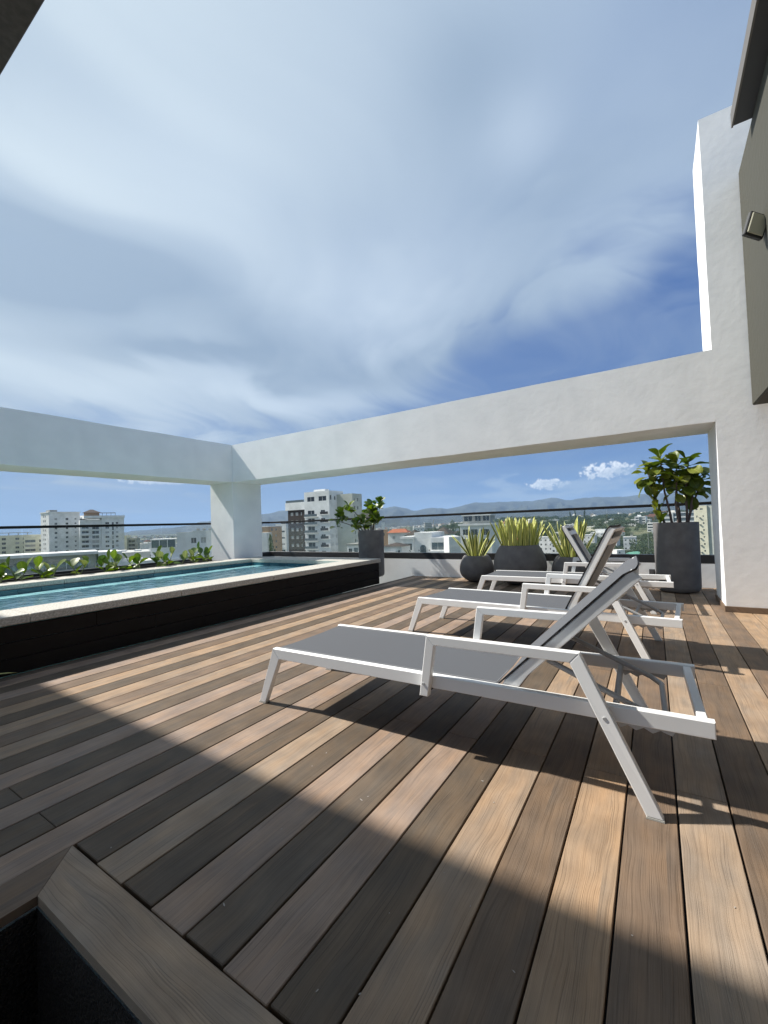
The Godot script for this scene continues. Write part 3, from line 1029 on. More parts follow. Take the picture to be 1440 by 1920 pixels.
	wing(b, 9.02, 29.5, 0, -16, t, M.bw2, rows([0.3], 20.0, t, 0.9, 3.9, 6, 2.6), [], [], 0.0, M.pane2)
	D = 180.0
	b = bld("cream_tower", "cream apartment tower with stepped small windows behind the fig", "building", 1303, D, -52)
	t = hy(1312, 948, D)
	wing(b, 0, 4.6, 0, -14, t, M.bcream, rows([0.6], 0.8, t, 1.2, 3.0, 1, 0.6) + rows([2.2], 1.0, t, 1.2, 3.0, 1, 0.6) + rows([0.8], 0.5, t, 4.2, 2.9, 11, 0.9) + rows([3.0], 0.55, t, 4.2, 2.9, 11, 0.7))
	for k in 9:
		slab(b, "ledge", Vector3(1.7, t - 5.2 - k * 2.9, 0.01), Vector3(2.3, t - 4.9 - k * 2.9, 0.6), M.bgrey)
	wing(b, 4.62, 12.0, -0.6, -14, t - 0.3, M.bolive, rows([3.0], 0.9, t - 0.3, 3.0, 2.9, 11, 0.9))
	# green dome and small white roof among the trees
	b = bld("green_dome", "shallow green dome roof rising above the treetops", "dome", 1200, 240.0, 0)
	t = hy(1200, 1039, 240)
	var dome := MB.new()
	var prof := []
	for k in 9:
		var a := PI * 0.5 * k / 8.0
		prof.append(Vector2(cos(a) * 8.0, t + sin(a) * 2.0 - 0.4))
	dome.lathe(prof, 28)
	part("roof", dome.mesh(), M.dome, b)
	wing(b, -7.6, 7.6, 7.0, -7.0, t - 0.5, M.bw)
	b = bld("roof_cabin", "small pale cabin roof beside the green dome", "house", 1155, 240.0, 0)
	t = hy(1162, 1031, 240)
	wing(b, 0, 4.6, 0, -5, t, M.bw2, [Rect2(1, t - 2, 1, 1)])
	b = bld("villa", "pale terraced villa among trees below the hill slab", "house", 1108, 420.0, -40)
	t = hy(1120, 998, 420)
	wing(b, 0, 16, 0, -10, t, M.bw, rows([1, 5, 9, 13], 2.0, t, 1.2, 3.0, 3, 1.6))
	wing(b, 3, 12, -3, -10, t + 3, M.bw2, [], [], [], t + 0.01)
	b = bld("villa", "white villa with a flat roof behind the spiky plants", "house", 1040, 460.0, -40)
	t = hy(1050, 998, 460)
	wing(b, 0, 14, 0, -10, t, M.bw2, rows([1.5, 6, 10], 2.0, t, 1.2, 3.0, 3, 1.6))
	b = bld("tiered_block", "far pale block of stacked open floors against the hills", "building", 796, 900.0, 0)
	t = hy(803, 980, 900)
	for k in 5:
		wing(b, 0.4 * k, 18 - 0.6 * k, 0, -14, t - 14 + k * 3.4, M.bgrey, [], [], [], t - 16.6 + k * 3.4 if k else 0.0)
		slab(b, "floor_slab", Vector3(0.2 * k - 0.6, t - 13.99 + k * 3.4, -14), Vector3(18.6 - 0.5 * k, t - 13.2 + k * 3.4, 1.2), M.bw2)
	b = bld("white_dot_block", "tiny far white block beside the tall leafy pot", "building", 716, 1100.0, 0)
	wing(b, 0, 8, 0, -8, hy(718, 980, 1100), M.bw2)
	# --- left side: two white towers
	D = 272.0
	b = bld("twin_tower", "white apartment tower with a flat stepped roof and a bright window wall", "building", 92, D, 54)
	t = hy(94, 961, D)
	wing(b, 0, 17.0, 0, -16.0, t, M.bw2, rows([3.0], 1.4, t, 3.6, 3.0, 10, 1.3) + rows([9.0], 1.4, t, 3.6, 3.0, 10, 1.3) + rows([14.0], 1.0, t, 3.6, 3.0, 10, 1.0), rows([5.0, 8.0], 1.7, t, 1.6, 3.0, 11, 1.4))
	wing(b, 17.02, 21.5, -2.0, -14, t - 3.2, M.bw, rows([0.6], 3.2, t - 3.2, 1.0, 3.0, 9, 1.8))
	balconies(b, 17.1, 21.4, -2.0, 1.4, t - 6.0, 3.0, 9, M.bw2)
	wing(b, 21.52, 29.5, 0, -16, t - 1.6, M.bw)
	slab(b, "roof_edge", Vector3(-0.4, t + 0.003, -16.4), Vector3(17.4, t + 0.6, 0.4), M.bw2)
	slab(b, "lift_house", Vector3(1, t + 0.61, -9), Vector3(5, t + 1.8, -2), M.bgrey)
	b = bld("pavilion_tower", "white apartment tower with a dark pavilion roof on top", "building", 150, 268.0, 38)
	D = 268.0
	t = hy(175, 971, D)
	wing(b, 0, 11.5, -1.5, -14, t - 1, M.bw, rows([1.0, 6.5], 3.6, t - 1, 4.2, 3.0, 10, 1.9))
	balconies(b, 0.4, 5.6, -1.5, 1.4, t - 7.6, 3.0, 9, M.bw2)
	wing(b, 11.52, 24.0, 0, -14, t, M.bw2, rows([2.0], 2.0, t, 2.8, 3.0, 11, 1.2) + rows([5.6], 1.0, t, 2.8, 3.0, 11, 2.2) + rows([7.8], 1.3, t, 2.8, 3.0, 11, 1.2))
	slab(b, "roof_edge", Vector3(2.0, t + 0.003, -14.4), Vector3(24.4, t + 1.6, 0.4), M.bw2)
	slab(b, "pavilion", Vector3(2.5, t + 1.61, -9), Vector3(10.5, t + 3.6, -2.5), M.bsalmon)
	hip(b, 2.0, 11.0, -2, -9.5, t + 3.61, 2.2, M.dark_roof)
	slab(b, "pergola", Vector3(11.5, t + 3.4, -8), Vector3(19.5, t + 3.6, -2), M.dark_metal)
	for k in 4:
		slab(b, "post", Vector3(12 + k * 2.4, t + 1.61, -2.4), Vector3(12.2 + k * 2.4, t + 3.39, -2.2), M.dark_metal)
	# cream slabs at the far left
	D = 285.0
	b = bld("cream_slab", "cream apartment slab with a roof pergola and small windows", "building", -30, D, 34)
	t = hy(10, 1004, D)
	wing(b, 0, 30.0, 0, -14, t, M.bcream, rows([4, 9, 16, 20, 24], 2.0, t, 1.8, 3.0, 8, 1.5))
	slab(b, "pergola", Vector3(6, t + 1.6, -10), Vector3(24, t + 1.9, -2), M.bgrey)
	for k in 4:
		slab(b, "post", Vector3(7 + k * 5, t + 0.01, -3), Vector3(7.4 + k * 5, t + 1.59, -2.6), M.bgrey)
	b = bld("cream_slab", "cream apartment slab with paired long balconies beside the white tower", "building", 44, D, 34)
	t = hy(60, 1006, D)
	wing(b, 0, 15.5, 0, -14, t, M.bcream, rows([0.8, 8.2], 5.4, t, 2.2, 3.0, 8, 1.7))
	for k in 6:
		slab(b, "balcony", Vector3(0.4, t - 5.4 - k * 3.0, 0.01), Vector3(6.8, t - 4.4 - k * 3.0, 0.9), M.bcream)
		slab(b, "balcony", Vector3(7.8, t - 5.4 - k * 3.0, 0.01), Vector3(14.2, t - 4.4 - k * 3.0, 0.9), M.bcream)
	# near grey building with strip glazing
	D = 96.0
	b = bld("glazed_block", "grey block with strip glazing just below the pool planting", "building", -20, D, 37)
	t = hy(60, 1047, D)
	wing(b, 0, 20.0, 0, -12, t, M.bgrey, [Rect2(1, t - 3.4, 8.0, 2.2), Rect2(9.6, t - 3.4, 8.6, 2.2), Rect2(1, t - 6.4, 8, 2.2), Rect2(9.6, t - 6.4, 8.6, 2.2)], [], [], 0.0, M.pane2)
	slab(b, "roof_edge", Vector3(-0.5, t + 0.003, -12.4), Vector3(20.4, t + 0.7, 0.6), M.bw)
	wing(b, 20.42, 25.5, 0.8, -12, t + 0.4, M.bw2, [Rect2(2.6, t - 3, 0.6, 1.6)])
	# brownish block, flat roofs
	D = 340.0
	b = bld("brown_grey_block", "brownish grey block with stacked balconies beside the pavilion tower", "building", 206, D, 20)
	t = hy(215, 1008, D)
	wing(b, 0, 9.0, 0, -12, t, M.bbeige, rows([1.4], 4.6, t, 1.8, 3.2, 5, 1.9))
	wing(b, 9.02, 12.0, 0.6, -12, t + 1.4, M.bcream)
	wing(b, 12.02, 19, -1, -12, t - 1, M.bgrey, rows([0.8], 4.4, t - 1, 1.6, 3.2, 5, 1.9))
	slab(b, "roof_edge", Vector3(0, t + 0.003, -8), Vector3(7, t + 2.4, -2), M.dark_roof)
	D = 150.0
	b = bld("flat_roof_hall", "long low hall with a flat white roof", "building", 196, D, 24)
	t = hy(250, 1036, D)
	wing(b, 0, 30, 0, -24, t, M.flat_roof, rows([2, 8, 14, 20, 26], 2.0, t, 1.2, 3.0, 2, 1.2))
	for k in 5:
		slab(b, "skylight", Vector3(3 + k * 5, t + 0.01, -14 + k), Vector3(5 + k * 5, t + 0.5, -9 + k), M.bw2)
	b = bld("flat_roof_annex", "low white annex with roof plant in front of the flat roof hall", "building", 208, 110.0, 24)
	t = hy(250, 1053, 110)
	wing(b, 0, 16, 0, -10, t, M.bw2, rows([2, 6, 10], 1.4, t, 1.2, 3.0, 2, 1.0))
	for k in 4:
		slab(b, "roof_unit", Vector3(2 + k * 3.4, t + 0.01, -4), Vector3(3.4 + k * 3.4, t + 0.6, -2.6), M.bw)
	# white modern house left of the column
	D = 118.0
	b = bld("modern_house", "white cube house with small square windows behind the corner column", "house", 331, D, 20)
	t = hy(335, 998, D)
	wing(b, 0, 10.2, 0, -10, t, M.bw2, [Rect2(3.7, t - 3.2, 1.3, 1.5), Rect2(6.2, t - 3.2, 1.3, 1.5), Rect2(0.6, t - 7.6, 2.2, 1.4), Rect2(7.0, t - 7.4, 1.2, 1.3)])
	slab(b, "roof_edge", Vector3(4, t + 0.003, -10), Vector3(10.2, t + 0.3, 0.1), M.bw2)
	for k in 3:
		slab(b, "roof_unit", Vector3(5 + k * 1.6, t + 0.31, -3), Vector3(5.8 + k * 1.6, t + 0.9, -2.2), M.bgrey)
	t = hy(315, 1010, D)
	wing(b, -6.5, -0.02, 0, -8, t - 2.4, M.bw2, [Rect2(4.6, t - 6.4, 0.6, 0.7)])
	slab(b, "roof_slab", Vector3(-6.6, t - 0.3, -8), Vector3(-0.03, t, 0.2), M.bw2)
	slab(b, "glass_screen", Vector3(-6.4, t - 2.39, -0.2), Vector3(-0.4, t - 0.31, -0.12), M.pane2)
	for k in 4:
		slab(b, "post", Vector3(-6.4 + k * 2.0, t - 2.39, -0.1), Vector3(-6.25 + k * 2.0, t - 0.31, 0.05), M.bw2)
	# antenna masts
	for q in [[963 - 149.0, 975.0, 1005.0, 300.0], [1216.5, 1000.0, 1030.0, 300.0], [763.0, 985.0, 1010.0, 350.0]]:
		var p := at(q[0], q[2], q[3])
		var top := at(q[0], q[1], q[3])
		var mb := MB.new()
		mb.tube(PackedVector3Array([Vector3(0, GROUND - p.y, 0), Vector3(0, top.y - p.y, 0)]), [0.35, 0.18], 6)
		var lab := "slim grey mast standing above the roofs by the arched house" if q[0] < 900.0 else "slim pale mast among the trees near the green dome"
		if q[0] < 800.0:
			lab = "thin mast rising behind the orange tiled roof"
		var o := thing("mast", lab, "mast", p)
		part("pole", mb.mesh(), M.bgrey, o)
		var cap := MB.new()
		cap.box(Vector3(-0.5, top.y - p.y - 0.8, -0.2), Vector3(0.5, top.y - p.y - 0.5, 0.2))
		part("bracket", cap.mesh(), M.bgrey, o)
	# small houses on the wooded slope and in the streets beyond the near roofs
	for q in [[935, 1003, 330, 9, 0], [962, 1012, 280, 8, 1], [1010, 1008, 300, 9, 0], [1032, 1018, 260, 7, 0], [1066, 1000, 380, 10, 1], [1092, 1004, 350, 9, 0], [1135, 1006, 330, 8, 0], [1148, 997, 420, 11, 1], [1168, 1008, 310, 8, 0], [1100, 988, 520, 12, 0], [1062, 984, 560, 11, 0], [985, 985, 520, 12, 1], [928, 984, 560, 12, 0], [1030, 975, 700, 14, 0], [1160, 978, 690, 13, 1], [1222, 995, 400, 10, 0]]:
		var hb := bld("hillside_house", "small slope house, " + SLOPE[used.get("hillside_house", -1) + 1], "house", q[0], q[2], rng.randf_range(-55, -15))
		hb.set_meta("group", "houses on the wooded slope")
		house(hb, q)
	for q in [[214, 1024, 420, 12, 0], [232, 1019, 520, 14, 1], [250, 1021, 480, 12, 0], [266, 1018, 600, 15, 0], [282, 1022, 450, 11, 1], [296, 1019, 560, 13, 0], [312, 1020, 640, 15, 0], [500, 1006, 420, 10, 0], [508, 1010, 330, 8, 1], [722, 1004, 300, 8, 1], [752, 988, 520, 12, 0], [776, 990, 480, 10, 0], [834, 993, 380, 10, 0], [846, 1000, 320, 9, 1], [700, 1000, 360, 9, 0]]:
		var hb := bld("street_house", "small town house, " + STREET[used.get("street_house", -1) + 1], "house", q[0], q[2], rng.randf_range(-55, -15))
		hb.set_meta("group", "houses in the far streets")
		house(hb, q)
	build_far_town()
	build_trees()


func house(hb: Node3D, q: Array) -> void:
	var top := hy(q[0], q[1], q[2])
	var w: float = q[3]
	var wins := []
	for i in 3:
		for k in 3:
			wins.append(Rect2(0.9 + k * (w - 2.4) / 2.0, top - 2.5 - i * 3.0, 1.1, 1.2))
	wing(hb, 0, w, 0, -w * 0.8, top, [M.bw2, M.bw, M.bcream][rng.randi() % 3], wins)
	if q[4] == 1:
		hip(hb, 0, w, 0, -w * 0.8, top + 0.004, 1.8, M.tile_roof if rng.randf() < 0.5 else M.dark_roof)
	else:
		slab(hb, "roof_edge", Vector3(-0.2, top + 0.003, -w * 0.8), Vector3(w + 0.2, top + 0.5, 0.2), M.bw2)
		slab(hb, "roof_tank", Vector3(w * 0.55, top + 0.51, -w * 0.5), Vector3(w * 0.55 + 1.6, top + 1.9, -w * 0.5 + 1.6), M.bgrey)


func build_far_town() -> void:
	# too many and too small to tell apart: one mass of roofs out on the plain
	var mb := MB.new()
	mb.box(Vector3(-0.5, 0, -0.5), Vector3(0.5, 0.8, 0.5))
	mb.box(Vector3(-0.3, 0.8, -0.3), Vector3(0.2, 1.0, 0.3))
	var mm := MultiMesh.new()
	mm.transform_format = MultiMesh.TRANSFORM_3D
	mm.use_colors = true
	mm.mesh = mb.mesh()
	var spots := []
	for k in 2600:
		var a := deg_to_rad(rng.randf_range(-84.0, 18.0))
		var r := 420.0 * pow(rng.randf_range(1.0, 100.0), 0.5)
		if rad_to_deg(a) > -38.0 and r < 1000.0 and rng.randf() < 0.8:
			continue
		spots.append(Vector3(sin(a) * r, 0, -cos(a) * r))
	mm.instance_count = spots.size()
	for k in spots.size():
		var p: Vector3 = spots[k]
		var w := rng.randf_range(8.0, 20.0)
		var h := rng.randf_range(4.0, 11.0)
		mm.set_instance_transform(k, Transform3D(Basis(Vector3.UP, rng.randf() * TAU).scaled_local(Vector3(w, h, rng.randf_range(8.0, 16.0))), Vector3(p.x, land_y(p.x, p.z) - 0.3, p.z)))
		var tone := rng.randf()
		var c := Color(0.62, 0.61, 0.57) if tone < 0.55 else (Color(0.45, 0.40, 0.32) if tone < 0.75 else (Color(0.38, 0.17, 0.10) if tone < 0.85 else Color(0.30, 0.31, 0.30)))
		mm.set_instance_color(k, c * rng.randf_range(0.85, 1.1))
	var m := mat(1, 1, 1, 0.9)
	m.vertex_color_use_as_albedo = true
	var o := MultiMeshInstance3D.new()
	o.name = "distant_town"
	o.multimesh = mm
	o.material_override = m
	o.set_meta("kind", "stuff")
	o.set_meta("label", "pale roofs of the far town spread over the plain")
	o.set_meta("category", "town")
	add_child(o)


func crown_mesh(sd: int, tall: bool) -> ArrayMesh:
	var r := RandomNumberGenerator.new()
	r.seed = sd
	var mb := MB.new()
	var lobes := []
	for k in (7 if not tall else 5):
		if tall:
			lobes.append([Vector3(r.randf_range(-0.1, 0.1), 0.25 + k * 0.16, r.randf_range(-0.1, 0.1)), Vector3(0.22 - k * 0.032, 0.2, 0.22 - k * 0.032)])
		else:
			var a := r.randf() * TAU
			var q := r.randf_range(0.12, 0.34)
			lobes.append([Vector3(cos(a) * q, r.randf_range(0.45, 0.82), sin(a) * q), Vector3(r.randf_range(0.2, 0.3), r.randf_range(0.14, 0.22), r.randf_range(0.2, 0.3))])
	for k in 620:
		var l: Array = lobes[r.randi() % lobes.size()]
		var d := Vector3(r.randfn(), r.randfn(), r.randfn()).normalized()
		var p: Vector3 = l[0] + d * l[1] * pow(r.randf(), 0.3)
		var s := r.randf_range(0.03, 0.062)
		var u := Vector3(r.randfn(), r.randfn() * 0.5, r.randfn()).normalized()
		var w := (d + Vector3(r.randfn(), r.randfn(), r.randfn()) * 0.5).normalized()
		var x := u.cross(w).normalized()
		var y := w.cross(x)
		mb.tri(p - x * s, p + x * s * 0.8 + y * s * 0.3, p + y * s * 1.3, w)
	return mb.mesh()


func trunk_mesh(sd: int) -> ArrayMesh:
	var r := RandomNumberGenerator.new()
	r.seed = sd
	var mb := MB.new()
	mb.tube(PackedVector3Array([Vector3(0, -0.1, 0), Vector3(0.01, 0.25, 0), Vector3(0.0, 0.6, 0.01)]), [0.03, 0.022, 0.012], 6)
	for k in 4:
		var a := r.randf() * TAU
		mb.tube(PackedVector3Array([Vector3(0, 0.3 + k * 0.05, 0), Vector3(cos(a) * 0.2, 0.55 + k * 0.06, sin(a) * 0.2)]), [0.014, 0.005], 5)
	return mb.mesh()


func build_trees() -> void:
	var crowns := []
	for k in 5:
		crowns.append(crown_mesh(100 + k, false))
	var tall := [crown_mesh(200, true), crown_mesh(201, true)]
	var trunks := [trunk_mesh(300), trunk_mesh(301)]
	# single trees one can pick out: [px, py of the top, depth, tall, label, group]
	var named := [
		[510, 1016, 130, true, "dark pine standing between the salmon block and the slim block"],
		[845, 968, 330, false, "broad feathery tree behind the grey roof terrace"],
		[862, 973, 300, false, "round dark tree beside the roof terrace block"],
		[1096, 956, 640, true, "slender cypress on the hilltop right of its broader twin"],
		[1078, 958, 640, true, "short cypress on the hilltop next to two taller ones"],
		[1136, 962, 620, false, "round dark tree on the hilltop above the white slab block"],
		[1069, 959, 660, true, "smallest hilltop cypress at the end of the row"],
		[955, 970, 420, false, "tall rounded tree just above the yellow bladed bowl"],
		[1015, 968, 400, false, "wide dark tree behind the large bowl planter"],
		[690, 1003, 320, false, "dark bush tree behind the tall leafy pot"],
		[1080, 1012, 230, false, "leafy tree behind the variegated plant and folded backrest"],
		[1120, 1015, 220, false, "leafy tree left of the pale cabin roof"],
		[1190, 1006, 250, false, "large leafy tree rising behind the green dome"],
		[1150, 1012, 260, false, "leafy tree between the pale cabin and the villa"],
		[1212, 1012, 230, false, "leafy tree against the side of the tall fig pot"],
		[700, 1024, 100, false, "garden tree beside the brown hipped roof"],
		[768, 1020, 110, false, "yellow green garden shrub in front of the arched window house"]]
	for q in named:
		var p := at(q[0], q[1], q[2])
		var base := land_y(p.x, p.z)
		var h: float = p.y - base
		var o := thing("tree", q[4], "tree", Vector3(p.x, base, p.z), rng.randf() * TAU)
		var w: float = minf(h, 11.0) * (1.0 if not q[3] else 0.7)
		var xf := Transform3D(Basis().scaled(Vector3(w, h, w)), Vector3.ZERO)
		part("trunk", trunks[rng.randi() % 2], M.bark, o, xf)
		part("crown", (tall if q[3] else crowns)[rng.randi() % 2], M.tree[rng.randi() % 3], o, xf)
	# the wooded slope: far-off wood that reads as one mass, in three greens
	for kind in 3:
		var mm := MultiMesh.new()
		mm.transform_format = MultiMesh.TRANSFORM_3D
		mm.mesh = crowns[kind + 1]
		var sp := []
		for k in 1100:
			var a := deg_to_rad(rng.randf_range(-28.0, 34.0))
			var r := rng.randf_range(210.0, 1150.0)
			if k < 200:
				a = deg_to_rad(rng.randf_range(-15.0, 12.0))
				r = rng.randf_range(190.0, 380.0)
			if k > 980:
				a = deg_to_rad(rng.randf_range(-84.0, -30.0))
				r = rng.randf_range(500.0, 3000.0)
			sp.append(Vector3(sin(a) * r, 0, -cos(a) * r))
		mm.instance_count = sp.size()
		for k in sp.size():
			var p: Vector3 = sp[k]
			var h := rng.randf_range(7.0, 14.0)
			var w := h * rng.randf_range(0.9, 1.5)
			mm.set_instance_transform(k, Transform3D(Basis(Vector3.UP, rng.randf() * TAU).scaled_local(Vector3(w, h, w)), Vector3(p.x, land_y(p.x, p.z) - h * 0.22, p.z)))
		var o := MultiMeshInstance3D.new()
		o.name = numbered("woodland")
		o.multimesh = mm
		o.material_override = M.tree[kind]
		o.set_meta("kind", "stuff")
		o.set_meta("label", ["darkest green trees of the wooded slope", "mid green trees of the wooded slope", "lightest green trees of the wooded slope"][kind])
		o.set_meta("category", "wood")
		add_child(o)


# ---------------------------------------------------------------- terrace
func build_terrace() -> void:
	# deck boards: 150 mm pitch along z, joints every 2.5 m, odd rows shifted by half
	var deck := structure("deck", "composite timber deck of mixed brown boards")
	var light := ["tan", "tan2", "sand", "pink", "tan2", "pink"]
	var dark := ["brown", "dark", "grey", "umber", "dark"]
	var fixed := {0: "sand", -1: "umber", -2: "tan", -3: "brown", -4: "tan2", -5: "dark", -6: "pink", -7: "grey", -8: "pink", -9: "dark", -10: "sand", -11: "dark", -12: "pink", 1: "brown", 2: "tan2", 3: "umber", 4: "tan", 5: "tan"}
	for k in range(-27, 20):
		var x0 := 0.021 + 0.15 * k
		var x1 := x0 + 0.15
		if x0 < -3.96:
			x0 = -3.97
			if x1 < -3.9:
				continue
		var j0 := -1.877 if posmod(k, 2) == 0 else -0.628
		var cuts := [-7.17]
		var zz := j0 - 2.5 * 3
		while zz < 3.9:
			if zz > -7.1:
				cuts.append(zz)
			zz += 2.5
		cuts.append(4.0)
		var row_tone: String = fixed[k] if fixed.has(k) else (light[rng.randi() % light.size()] if posmod(k, 2) == 0 else dark[rng.randi() % dark.size()])
		for i in cuts.size() - 1:
			var za: float = cuts[i] + 0.0008
			var zb: float = cuts[i + 1] - 0.0008
			var tone: String = row_tone
			if rng.randf() < 0.08 and not (fixed.has(k) and i >= cuts.size() - 5):
				var lightrow := (posmod(k, 2) == 0) != (rng.randf() < 0.3)
				tone = light[rng.randi() % light.size()] if lightrow else dark[rng.randi() % dark.size()]
			# the opening by the camera
			if x0 > -1.66 and x0 < -0.29 and zb > -0.62 and za < 0.9:
				if za > -0.63:
					za = 0.905
				else:
					zb = -0.6235
			# the wall on the right stands on the boards
			var mb := MB.new()
			var size := Vector3(x1 - x0 - 0.0055, 0.024, zb - za)
			mb.cbox(Transform3D(), size, 0.0022, Vector2(1.0 / 0.3, 1.0 / 2.5), Vector2(rng.randf(), rng.randf()))
			part("board", mb.mesh(), M["wood_" + tone], deck, Transform3D(Basis(), Vector3((x0 + x1) * 0.5, -0.012 + rng.randf_range(-0.0006, 0.0006), (za + zb) * 0.5)))
	# dried splashes and scuffs on the boards, where the photograph shows them and scattered on
	var spots := []
	for q in [[730, 1713, 3], [882, 1700, 3], [595, 1858, 3], [675, 1865, 4], [833, 1637, 2], [1185, 1755, 4], [1378, 1702, 3], [963, 1822, 3], [420, 1697, 8], [585, 1437, 12], [677, 1500, 11], [690, 1494, 6], [612, 1412, 9], [528, 1555, 3], [208, 1590, 3], [905, 1465, 6], [926, 1505, 3]]:
		var d := at(q[0], q[1], 1.0) - EYE
		var p := EYE - d / d.y
		spots.append([p.x, p.z, minf(q[2], 4.0) * 0.0006])
	for k in 24:
		spots.append([rng.randf_range(-3.6, 1.6), rng.randf_range(-6.8, -0.7), rng.randf_range(0.0010, 0.0022)])
	var sc := MB.new()
	for q in spots:
		var m := Vector3(q[0], 0.0016, q[1])
		var an := rng.randf() * TAU
		var stretch := rng.randf_range(1.0, 3.0)
		var ring := []
		for k in 9:
			var a := TAU * k / 9.0
			var rr: float = q[2] * rng.randf_range(0.45, 1.25)
			ring.append(m + Basis(Vector3.UP, an) * Vector3(cos(a) * rr * stretch, 0, sin(a) * rr))
		for k in 9:
			sc.tri(m, ring[k], ring[(k + 1) % 9], Vector3.UP)
	var so := part("splashes", sc.mesh(), M.splash, deck)
	so.set_meta("kind", "stuff")
	# mitred frame round the opening
	var ox0 := -1.629
	var ox1 := -0.279
	var oz0 := -0.618
	var oz1 := 0.9
	var w := 0.136
	for q in [[Vector2(ox0, oz0), Vector2(ox1, oz0), Vector2(ox1 - w, oz0 + w), Vector2(ox0 + w, oz0 + w)], [Vector2(ox0, oz1), Vector2(ox0, oz0), Vector2(ox0 + w, oz0 + w), Vector2(ox0 + w, oz1 - w)], [Vector2(ox1, oz0), Vector2(ox1, oz1), Vector2(ox1 - w, oz1 - w), Vector2(ox1 - w, oz0 + w)], [Vector2(ox1, oz1), Vector2(ox0, oz1), Vector2(ox0 + w, oz1 - w), Vector2(ox1 - w, oz1 - w)]]:
		var mb := MB.new()
		var mid: Vector2 = (q[0] + q[1] + q[2] + q[3]) / 4.0
		var runs_x := absf(q[1].x - q[0].x) > absf(q[1].y - q[0].y)
		var off := Vector2(rng.randf(), rng.randf())
		var P := []
		var T := []
		for c in q:
			var s: Vector2 = mid + (c - mid) * 1.0
			var dir: Vector2 = (mid - c).normalized() * 0.001
			s += dir
			P.append(Vector3(s.x, 0.001, s.y))
			T.append((Vector2(s.y / 0.3, s.x / 2.5) if runs_x else Vector2(s.x / 0.3, s.y / 2.5)) + off)
		mb.quad(P[0], P[1], P[2], P[3], Vector3.UP, T)
		for i in 4:
			var a: Vector3 = P[i]
			var b: Vector3 = P[(i + 1) % 4]
			mb.quad(a, b, b - Vector3(0, 0.026, 0), a - Vector3(0, 0.026, 0), (a + b) * 0.5 - Vector3(mid.x, 0, mid.y))
		part("frame_board", mb.mesh(), M.wood_sand if runs_x else M.wood_umber, deck)
	# dark lining of the opening, and the sub-floor below the boards
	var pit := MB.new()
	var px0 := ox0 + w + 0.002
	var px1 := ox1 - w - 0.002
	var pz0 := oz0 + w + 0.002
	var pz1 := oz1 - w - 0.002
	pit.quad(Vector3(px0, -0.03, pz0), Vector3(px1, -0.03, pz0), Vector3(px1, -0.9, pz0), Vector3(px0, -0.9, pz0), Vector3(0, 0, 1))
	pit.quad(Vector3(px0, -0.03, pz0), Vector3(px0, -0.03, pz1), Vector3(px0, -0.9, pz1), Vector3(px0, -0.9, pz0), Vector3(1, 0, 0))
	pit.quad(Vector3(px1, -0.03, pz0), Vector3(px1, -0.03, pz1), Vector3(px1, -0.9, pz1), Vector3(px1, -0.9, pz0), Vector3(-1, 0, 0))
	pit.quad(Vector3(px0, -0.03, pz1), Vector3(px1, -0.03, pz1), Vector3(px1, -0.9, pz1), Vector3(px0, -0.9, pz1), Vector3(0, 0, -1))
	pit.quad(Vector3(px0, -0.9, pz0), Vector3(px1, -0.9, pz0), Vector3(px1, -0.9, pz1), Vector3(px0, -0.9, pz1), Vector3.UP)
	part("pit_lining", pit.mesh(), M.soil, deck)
	var sub := MB.new()
	sub.box(Vector3(-3.9, -0.12, -7.17), Vector3(3.0, -0.06, oz0 - 0.03))
	sub.box(Vector3(-3.9, -0.12, oz0 - 0.03), Vector3(ox0 - 0.03, -0.06, 4.0))
	sub.box(Vector3(ox1 + 0.03, -0.12, oz0 - 0.03), Vector3(3.0, -0.06, 4.0))
	part("sub_floor", sub.mesh(), M.canopy, deck)
	# the storeys of the building below the terrace
	var body := thing("own_building", "plain white storeys of the building below the terrace", "building")
	var bm := MB.new()
	bm.box(Vector3(-8.05, GROUND, -7.45), Vector3(3.2, -1.2, 6.0))
	bm.box(Vector3(-8.05, -1.19, -7.45), Vector3(-7.86, -0.3, 6.0))
	bm.box(Vector3(-7.85, -1.19, -7.45), Vector3(3.2, -0.3, -7.26))
	part("wall", bm.mesh(), M.bw, body)

	# white frame: two beams, the corner column, the tall wall pier on the right
	var fr := thing("concrete_frame", "white plastered beams and column framing the corner of the terrace", "frame")
	var mb := MB.new()
	rough_box(mb, Vector3(-7.80, 1.945, -6.28), Vector3(-7.07, 2.69, 2.5))
	part("beam", mb.mesh(), M.plaster, fr)
	mb = MB.new()
	rough_box(mb, Vector3(-7.067, 1.945, -6.277), Vector3(0.5721, 2.69, -5.5))
	part("beam", mb.mesh(), M.plaster, fr)
	mb = MB.new()
	rough_box(mb, Vector3(-7.79, -0.2, -6.22), Vector3(-7.073, 1.944, -5.503))
	part("column", mb.mesh(), M.plaster, fr)
	var pier := thing("wall_pier", "tall rough white plaster wall pier rising past the beam end", "wall")
	mb = MB.new()
	rough_box(mb, Vector3(0.572, 0.0, -6.28), Vector3(3.0, 5.13, -5.5))
	part("wall", mb.mesh(), M.plaster, pier)
	mb = MB.new()
	mb.box(Vector3(0.560, 0.001, -5.498), Vector3(3.0, 0.058, -5.486), 0.002)
	mb.box(Vector3(0.558, 0.001, -6.28), Vector3(0.570, 0.058, -5.499), 0.002)
	part("skirting", mb.mesh(), M.wood_umber, pier)
	# upper storey on the right with its eave
	var up := thing("upper_storey", "olive rendered upper storey with a black eave overhanging the deck", "building")
	mb = MB.new()
	mb.box(Vector3(0.86, 2.05, -5.47), Vector3(3.0, 4.40, 6.0), 0.01)
	part("wall", mb.mesh(), M.olive, up)
	mb = MB.new()
	mb.box(Vector3(0.74, 4.412, -4.79), Vector3(3.0, 4.44, 6.0))
